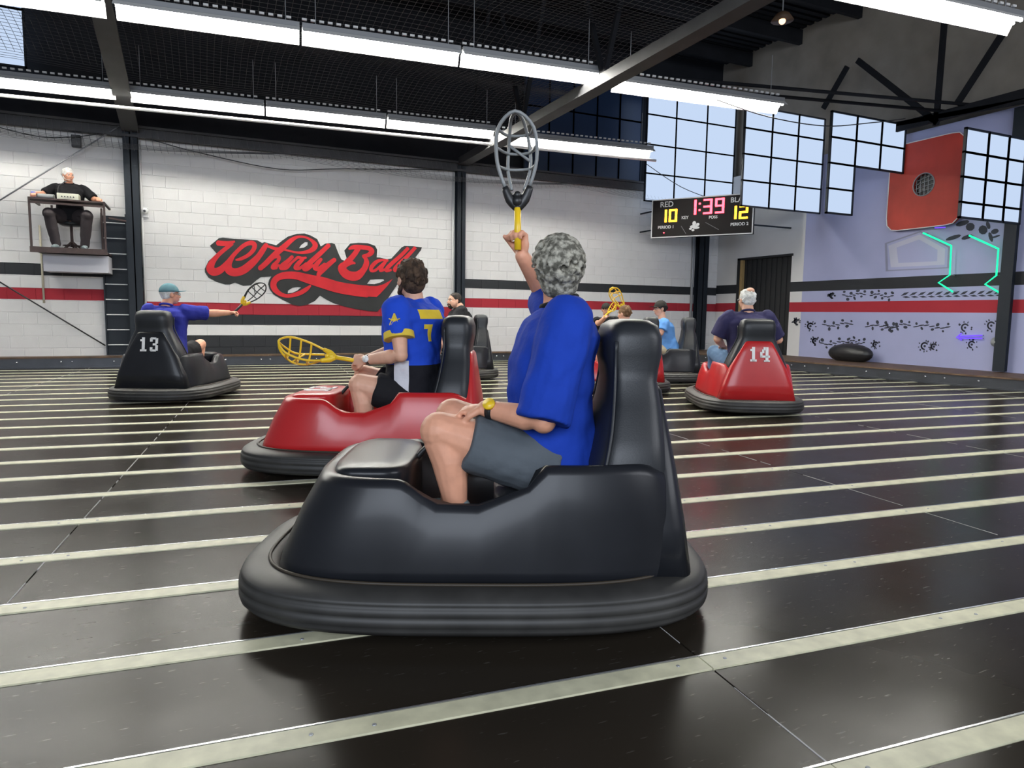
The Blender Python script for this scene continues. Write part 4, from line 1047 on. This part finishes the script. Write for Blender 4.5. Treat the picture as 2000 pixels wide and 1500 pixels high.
    if g('beard'):
        t = bmesh.new(); blob(t, P(.050, 0, -.088), (.036*hk, .042*hk, .030*hk), Rm)
        limb(t, [P(.092, .02, -.050), P(.094, -.02, -.050)], .007*hk, 8); limb(t, [P(.082, .033, -.055), P(.062, .036, -.085)], .010, 8); limb(t, [P(.082, -.033, -.055), P(.062, -.036, -.085)], .010, 8)
        if g('beard') == 2:
            for s in (-1, 1): limb(t, [P(.05, s*.045, -.08), P(.005, s*.062, -.055), P(-.01, s*.07, -.01)], [.018, .016, .012], 8)
        bake(t, .006, 'beard', M[g('bcol', 'h_dark')], o, 1)
    if g('glasses'):
        t = bmesh.new()
        for s in (-1, 1):
            tube(t, [P(.094, s*.031+.020*math.cos(i*.63), .0+.016*math.sin(i*.63)) for i in range(10)], .0022, 5, closed=True); tube(t, [P(.094, s*.052, .005), P(0, s*.079, .008)], .0022, 5)
        tube(t, [P(.096, -.011, .004), P(.096, .011, .004)], .0022, 5); obj('glasses', t, M['greypl'], o)
    if g('watch'):
        key, face_m, band_m = g('watch'); a, b, c = arms[key]; dd = (c-b).normalized(); ce_ = c-dd*.025
        t = bmesh.new(); tube(t, [ce_-dd*.012, ce_+dd*.012], .0335, 16); wch = obj('watch', t, M[band_m], o, True)
        nrm = Vector(g('wn', (0, .8, .6))); nrm = (nrm-dd*nrm.dot(dd)).normalized()
        t = bmesh.new(); tube(t, [ce_+nrm*.030, ce_+nrm*.042], .022, 18); obj('watch_face', t, M[face_m], wch, True)
    o['arms_built'] = 1; del o['arms_built']
    return o, P, arms, Rm
def wl(C, A, p):      # world point to kart frame
    a = R(A); x, y = p[0]-C[0], p[1]-C[1]; return Vector((x*math.cos(a)+y*math.sin(a), -x*math.sin(a)+y*math.cos(a), p[2]))
def lw(C, A, p):
    a = R(A); return Vector((C[0]+p[0]*math.cos(a)-p[1]*math.sin(a), C[1]+p[0]*math.sin(a)+p[1]*math.cos(a), p[2]))
def pp(key, px_, off):
    """kart-frame point seen at pixel px_, at sideways offset off from the kart's centre line"""
    C, A = K[key]; a = R(A); n = Vector((-math.sin(a), math.cos(a), 0)); d = ray(*px_)
    tt = (off-(EYE-Vector((C[0], C[1], 0))).dot(n))/d.dot(n); return wl(C, A, EYE+d*tt)
def pfwd(key, px_, u0):
    """same, at forward distance u0"""
    C, A = K[key]; a = R(A); n = Vector((math.cos(a), math.sin(a), 0)); d = ray(*px_)
    tt = (u0-(EYE-Vector((C[0], C[1], 0))).dot(n))/d.dot(n); return wl(C, A, EYE+d*tt)

def print_mat(base, rules):
    """printed cloth: rules = list of (colour, {axis: (lo, hi)}) in the shirt's own frame turned by angle"""
    m = base.copy(); nt = m.node_tree; b = nt.nodes['Principled BSDF']; src = b.inputs['Base Color'].links[0].from_socket
    tc = nt.nodes.new('ShaderNodeTexCoord')
    for col, ang_, c0, lim in rules:
        mp = nt.nodes.new('ShaderNodeMapping'); mp.vector_type = 'TEXTURE'; mp.inputs['Location'].default_value = c0; mp.inputs['Rotation'].default_value = (0, 0, ang_)
        nt.links.new(tc.outputs['Object'], mp.inputs['Vector']); sp = nt.nodes.new('ShaderNodeSeparateXYZ'); nt.links.new(mp.outputs[0], sp.inputs[0])
        acc = None
        for ax, (lo, hi) in lim.items():
            for op, v in (('GREATER_THAN', lo), ('LESS_THAN', hi)):
                q = nt.nodes.new('ShaderNodeMath'); q.operation = op; q.inputs[1].default_value = v; nt.links.new(sp.outputs[ax], q.inputs[0])
                if acc is None: acc = q
                else:
                    u = nt.nodes.new('ShaderNodeMath'); u.operation = 'MULTIPLY'; nt.links.new(acc.outputs[0], u.inputs[0]); nt.links.new(q.outputs[0], u.inputs[1]); acc = u
        mx = nt.nodes.new('ShaderNodeMixRGB'); nt.links.new(acc.outputs[0], mx.inputs[0]); nt.links.new(src, mx.inputs[1]); mx.inputs[2].default_value = (*col, 1); src = mx.outputs[0]
    nt.links.new(src, b.inputs['Base Color']); return m
V = Vector
# K1: gray-haired driver, arm raised with a scoop
C, A = K['K1']
nk = pp('K1', (1092, 596), 0); hd = pp('K1', (1087, 527), 0)
rw = pp('K1', (1020, 500), -.22)
lel = pp('K1', (1062, 822), .27); lwr = pp('K1', (948, 798), .17)
_, P, arms, _r = person('person with gray curly hair in royal blue shirt raising a scoop, foreground', C, A, dict(
    neck=nk, head=hd, face=(.22, -1, .02), pelvis=(-.27, 0, .48), shirt='royal', collar='tee', pants='greycl', hair='h_grey', style='curly', hk=1.02, fine=True, vox=.008, k=.98, skin='skin2',
    lel=lel, lwr=lwr, lhd=(1, -.35, -.12), lpn=(0, -.2, -1), lcurl=.75, sleeve=1.02, sr=1.18, rel=pp('K1', (1072, 585), -.36), rwr=rw, rhd=(.05, .05, 1), rpn=(.75, .65, 0), rcurl=1.15, rflip=1,
    lkn=pp('K1', (858, 842), .17), lan=pp('K1', (890, 985), .17), rkn=pp('K1', (884, 812), -.12), ran=(.12, -.13, .235), short=.74, lk=1.05, watch=('l', 'yellow', 'blackpl'), faceparts=True, bulk=1.06, sh=.195))
hw = lw(C, A, rw+V((.02, .03, .07))); tp = onY(1010, 285, hw.y+.02)
scoop('black scoop with yellow grip held aloft by gray-haired driver', hw, tp, 'greypl', 'blackpl', 'yellow', up=(-.5, -.8, .2), L=.46)
# K2: blue and yellow jersey
C, A = K['K2']
nk = pp('K2', (808, 585), 0); hd = pp('K2', (801, 546), 0)
TW = R(-30)
JM = print_mat(M['jersey'], [((.010, .010, .014), 0, (0, 0, 0), {'Z': (-1, .685)}), ((.62, .62, .66), 0, (0, 0, 0), {'Z': (.46, .715), 'X': (-.25, -.15), 'Y': (.0, 1)}),
    ((.70, .50, .04), TW, tuple(nk), {'X': (-1, -.06), 'Z': (-.125, -.065), 'Y': (-.12, .12)}), ((.70, .50, .04), TW, tuple(nk), {'X': (-1, -.06), 'Z': (-.27, -.16), 'Y': (.01, .05)}), ((.70, .50, .04), TW, tuple(nk), {'X': (-1, -.06), 'Z': (-.19, -.16), 'Y': (.01, .09)})])
M['jersey_print'] = JM
ls = V((nk.x+.08, nk.y+.175, nk.z-.075)); rs_ = V((nk.x-.09, nk.y-.165, nk.z-.075))
lel = pp('K2', (783, 694), .26); lwr = pp('K2', (714, 703), .17)
po, P, arms, _r = person('person with short brown hair in blue and yellow jersey holding a yellow scoop', C, A, dict(
    neck=nk, head=hd, face=(.62, -.78, 0), lsh=ls, rsh=rs_, shirt='jersey_print', pants='blackcl', hair='h_brown', style='thick', bulk=1.13, vox=.009, fine=True, hk=1.07,
    lel=lel, lwr=lwr, lhd=(1, -.3, 0), lpn=(-.1, -.9, -.35), lcurl=1.1, sleeve=.62, sr=1.15, rel=(nk.x+.12, -.27, .78), rwr=(nk.x+.34, -.10, .70), lkn=pp('K2', (703, 752), .16), lan=pp('K2', (712, 838), .16), rkn=(.13, -.18, .58), lk=1.12, short=.70,
    beard=2, bcol='h_brown', watch=('l', 'white', 'blackpl'), wn=(0, 1, .2)))
a_, b_, c_ = arms['l']; e0 = a_.lerp(b_, .50); e1 = a_.lerp(b_, .64)
t = bmesh.new(); tube(t, [e0, e1], [.096, .099], 18, caps=False); tube(t, [e1, e1+(e1-e0)*.05], [.099, .09], 18)
obj('sleeve_cuff', t, M['gold'], po, True)
em = a_.lerp(b_, .22)+V((.0, .094, .0)); t = bmesh.new()
for an_ in range(5): q = V((math.cos(an_*1.257+1.57)*.036, .006, math.sin(an_*1.257+1.57)*.036)); bar(t, em, em+q, .014, .006)
bar(t, em+V((-.030, .003, -.03)), em+V((0, .003, .045)), .010, .006); bar(t, em+V((.030, .003, -.03)), em+V((0, .003, .045)), .010, .006); blob(t, em+V((0, .0, 0)), (.017, .009, .017))
obj('sleeve_emblem', t, M['gold'], po)
hw = lw(C, A, lwr+V((.085, -.02, -.005))); scoop('yellow scoop lowered beside knee of driver in blue jersey', hw, onY(550, 680, hw.y+.12), 'yellow', 'yellow', 'yellow', up=(-.1, -.7, .75), L=.46)
# K3: teal cap
C, A = K['K3']
nk = V((-.24, 0, 1.05)); rs_ = V((-.20, -.19, .99)); ls = V((-.28, .18, .99))
rwv = wl(C, A, onY(447, 611, C[1]-.15)); 
relv = rs_.lerp(rwv, .52)+V((0, 0, -.01))
po, P, arms, _r = person('person in faded teal cap and blue violet shirt pointing a scoop rightward', C, A, dict(
    neck=nk, head=(-.20, -.03, 1.185), face=(.66, -.75, .05), lsh=ls, rsh=rs_, shirt='ultra', pants='blackcl', hair='h_white', style='buzz', cap='teal', glasses=True, bulk=1.08, collar='ultra', skin='skin2',
    rel=relv, rwr=rwv, rhd=(.5, -.85, .1), rpn=(-.3, .2, -1), rcurl=1.1, sleeve=.95, sr=1.1, rkn=(.24, -.17, .60), lkn=(.2, .15, .58), short=.72))
hw = lw(C, A, rwv+V((.045, -.06, .02))); scoop('black scoop with yellow yoke pointed by driver in teal cap', hw, onY(528, 540, hw.y), 'blackpl', 'yellow', 'blackpl', up=(.5, -.8, .2), L=.46)
# K7: white-haired driver from behind
C, A = K['K7']
person('person with white hair and purple navy shirt seen from behind', C, A, dict(
    neck=(-.25, .03, 1.07), head=(-.22, .04, 1.205), face=(.95, .35, 0), shirt='navy', pants='jeans', hair='h_white', style='short', bald=True, glasses=True, bulk=1.15, collar='navy', sh=.215, skin='skin',
    lel=(-.20, .33, .78), lwr=(.03, .22, .70), rel=(-.2, -.33, .78), rwr=(.03, -.2, .68), sleeve=.88, sr=1.1, lkn=(.20, .27, .60), lan=(.22, .25, .25), rkn=(.18, -.16, .58), short=2))
# K6: sky blue tee
C, A = K['K6']
person('person in sky blue tee, khaki shorts and dark cap with glasses', C, A, dict(
    neck=pp('K6', (1293, 624), 0), head=pp('K6', (1289, 603), 0), face=(.93, .36, -.05), shirt='sky', pants='khaki', hair='h_dark', style='short', cap='capblk', glasses=True, bulk=1.12, faceparts=True,
    lel=(-.10, .24, .76), lwr=(.07, .02, .70), rel=(-.10, -.24, .78), rwr=(.08, -.02, .74), sleeve=.72, sr=1.15, lkn=(.16, .15, .60), short=.55))
# K4: bearded man in black
C, A = K['K4']
person('bearded person with cropped hair in plain black tee beside middle column', C, A, dict(
    neck=pp('K4', (897, 602), 0), head=pp('K4', (887, 588), 0), face=(.90, .42, .06), shirt='tee', pants='greycl', hair='h_dark', style='buzz', beard=1, bulk=1.32, hk=1.1, jaw=1.2, sh=.22,
    lel=(-.06, .30, .76), lwr=(.15, .15, .68), sleeve=.9, sr=1.2, lkn=(.16, .17, .58), lk=1.1))
# K5: light brown hair, almost hidden
C, A = K['K5']
hd5 = pp('K5', (1219, 613), 0)
rw5 = pp('K5', (1224, 622), -.16)
person('person with light brown hair mostly hidden behind the foreground headrest', C, A, dict(
    neck=hd5+V((-.03, 0, -.13)), head=hd5, face=(.8, -.6, -.1), shirt='greycl', pants='khaki', hair='h_ginger', style='short', k=.92, bulk=.85,
    rel=(hd5.x+.02, -.28, hd5.z-.28), rwr=rw5, rhd=(0, 0, 1), rpn=(.6, .6, 0), rcurl=1.1, lel=(-.1, .22, .74), lwr=(.1, .12, .68), pelvis=(-.22, 0, .47)))
hw = lw(C, A, rw5+V((0, .02, .06))); scoop('yellow scoop standing upright above the light brown hair', hw, onY(1190, 556, hw.y), 'yellow', 'yellow', 'yellow', up=(-.5, -.8, 0), L=.44)
# K8: black cap, arm stretched toward the camera
C, A = K['K8']
hd8 = pfwd('K8', (1184, 605), -.18); rw8 = pfwd('K8', (1184, 618), .22)
person('person in black cap and black tee stretching a scoop toward the camera', C, A, dict(
    neck=hd8+V((-.03, 0, -.14)), head=hd8, face=(.9, .40, -.05), shirt='tee', pants='greycl', hair='h_dark', style='short', cap='capblk',
    rel=(hd8.x+.18, hd8.y-.10, hd8.z-.26), rwr=rw8, rhd=(1, .1, .15), rcurl=1.1, sleeve=.6))
hw = lw(C, A, rw8+V((.08, 0, .01))); scoop('yellow scoop held out toward camera by driver in black cap', hw, onY(1222, 572, hw.y+.15), 'yellow', 'yellow', 'yellow', L=.34)
# ------------------------------------------------------------------ referee platform
PX0, PX1, PY0, PY1, PZ = -2.42, -1.40, 13.15, 13.93, 1.95
pf = thing('referee_platform', 'rusty steel balcony cage bolted on block wall carrying the referee', 'platform', ((PX0+PX1)/2, (PY0+PY1)/2, PZ))
ox, oy, oz = pf.location
def pb(nm, a, b, w, h=None, m='rust'): t = bmesh.new(); bar(t, V(a)-V((ox, oy, oz)), V(b)-V((ox, oy, oz)), w, h); return obj(nm, t, M[m], pf)
M['rust'] = mat('brown painted steel', (.045, .028, .026), .6, 0, .4, .3, 12)
t = bmesh.new(); box(t, PX0-ox, PX1-ox, PY0-oy, PY1-oy, -.03, 0); obj('deck', t, M['rust'], pf)
t = bmesh.new(); box(t, PX0-ox-.02, PX1-ox+.02, PY0-oy-.03, PY0-oy, -.06, .03); obj('kick_plate', t, M['rust'], pf)
for x in (PX0, PX1-.0): pb('cage_post', (x, PY0, PZ), (x, PY0, PZ+.80), .03); pb('cage_post', (x+(.18 if x == PX0 else -.12), PY1-.05, PZ), (x+(.18 if x == PX0 else -.12), PY1-.05, PZ+.78), .03); pb('top_rail', (x, PY0, PZ+.78), (x, PY1, PZ+.78), .03)
pb('top_rail', (PX0, PY0, PZ+.72), (PX1, PY0, PZ+.72), .03); pb('access_rail', (PX1, PY0+.5, 2.55), (-1.15, 13.8, 2.53), .03)
t = bmesh.new(); box(t, PX0-ox, PX1-ox, PY0-oy-.02, PY0-oy+.30, .77, .795); obj('desk_top', t, M['rust'], pf)
t = bmesh.new(); box(t, PX0-ox+.1, PX1-ox, PY0-oy+.25, PY1-oy, -.34, -.06); obj('apron_panel', t, mat('pale grey panel', (.55, .55, .60), .6), pf)  # stands for the differently lit wall below the deck, shade put into its colour
mx = thing('audio_mixer', 'cream audio mixer box standing on the referee desk', 'mixer', (-1.90, 13.27, 2.745))
t = bmesh.new(); box(t, -.15, .15, -.10, .10, 0, .10); obj('case', t, mat('cream enamel', (.62, .62, .50), .5), mx, bevel=.006)
for i in range(5): t = bmesh.new(); tube(t, [(-.08+i*.04, -.10, .045), (-.08+i*.04, -.115, .045)], .010, 8); obj('knob', t, M['blackpl'], mx)
mc = thing('microphone', 'slim black gooseneck microphone rising before the referee', 'microphone', (-2.02, 13.22, 2.745))
t = bmesh.new(); tube(t, [(0, 0, 0), (-.02, 0, .12), (.0, .02, .22), (.07, .05, .29)], .006, 6, 4); obj('gooseneck', t, M['blackpl'], mc, True); t = bmesh.new(); blob(t, (.08, .055, .30), (.02, .014, .014)); obj('mic_head', t, M['greypl'], mc, True)
t = bmesh.new(); tube(t, [(0, 0, 0), (0, 0, .012)], .05, 16); obj('mic_base', t, M['blackpl'], mc)
t = bmesh.new(); lofts(t, [[(r*math.cos(i*.393), r*math.sin(i*.393), z) for i in range(16)] for r, z in ((.028, 0), (.034, .09), (.031, .09), (.026, .01))]); o = obj('drink_cup', t, mat('blue cup', (.05, .12, .6), .4), None, True); o.location = (-2.37, 13.22, 2.745); tag(o, 'small blue cup on left end of the referee desk', 'cup')
t = bmesh.new(); lofts(t, [[(-.03+u, v, z) for u, v in superloop(.12, .12, w, 4, 28)] for w, z in ((.07, 0), (.075, .05), (.05, .075), (.02, .08))]); o = obj('headset_case', t, M['greypl'], None, True); o.location = (-2.19, 13.28, 2.745); tag(o, 'rounded gray equipment case beside the cream mixer', 'case')
st = thing('stool', 'black swivel stool with splayed feet under the referee', 'stool', (-1.93, 13.58, PZ))
t = bmesh.new(); lofts(t, [[(r*math.cos(i*.2618), r*math.sin(i*.2618), z) for i in range(24)] for r, z in ((.13, .42), (.17, .44), (.17, .475), (.12, .49))]); obj('seat', t, M['seat'], st, True)
t = bmesh.new(); tube(t, [(0, 0, .08), (0, 0, .43)], .022, 10); obj('post', t, M['rust'], st, True)
for i in range(5):
    a = i*1.257+.3; t = bmesh.new(); bar(t, (0, 0, .17), (.17*math.cos(a), .17*math.sin(a), .012), .024); obj('leg', t, M['rust'], st)
t = bmesh.new(); tube(t, [(.13*math.cos(i*.3927), .13*math.sin(i*.3927), .10) for i in range(16)], .008, 6, closed=True); obj('foot_ring', t, M['rust'], st, True)
po, P, arms, _r = person('person with white hair in black polo seated as referee on balcony', (-1.93, 13.60), -90, dict(base=PZ, sole=0.0,
    pelvis=(.02, 0, .57), neck=(.03, 0, 1.10), head=(.07, .0, 1.235), face=(.82, .55, -.08), shirt='tee', pants='charc', hair='h_white', style='short', bulk=1.05, collar='tee', skin='skin2', sh=.20,
    lel=(.12, .37, .86), lwr=(.33, .44, .855), lhd=(1, .15, -.15), lcurl=.9, rel=(.12, -.36, .90), rwr=(.33, -.42, .87), rhd=(1, -.1, -.1), sleeve=.85, lkn=(.36, .27, .57), lan=(.24, .21, .10), rkn=(.36, -.25, .57), ran=(.24, -.19, .10), short=2, faceparts=True))
t = bmesh.new(); box(t, .150, .158, .06, .14, .93, .965); obj('name_tag', t, M['num'], po)
t = bmesh.new(); tube(t, [P(.0, -.08, -.02), P(.05, -.07, -.07), P(.09, -.03, -.075)], .004, 6, 3); blob(t, P(.095, -.02, -.075), .008); obj('headset_mic', t, M['num'], po)
t = bmesh.new(); tube(t, [onY(77, 440, 13.93), onY(82, 520, 13.93), onY(86, 592, 13.93)], .016, 8)
tag(obj('wall_pipe', t, mat('cream pipe', (.60, .55, .42), .6), None, True), 'cream painted pipe down the wall below the balcony', 'pipe')
t = bmesh.new(); box(t, -.07, .07, -.10, 0, -.10, .10); o = obj('wall_speaker', t, M['blackpl'], None, bevel=.01); o.location = (-1.84, 13.955, 3.82); tag(o, 'small black speaker box high on the wall above referee', 'speaker')
cmr = thing('security_camera', 'small white round security camera right of the left column', 'camera', (-.86, 13.96, 2.72))
t = bmesh.new(); box(t, -.06, .06, -.03, 0, -.09, .09); obj('mount_plate', t, M['white'], cmr, bevel=.005)
t = bmesh.new(); tube(t, [(0, -.02, .02), (0, -.12, .01)], .055, 14); obj('housing', t, M['white'], cmr, True); t = bmesh.new(); tube(t, [(0, -.12, .01), (0, -.127, .01)], .022, 12); obj('lens', t, M['blackpl'], cmr)
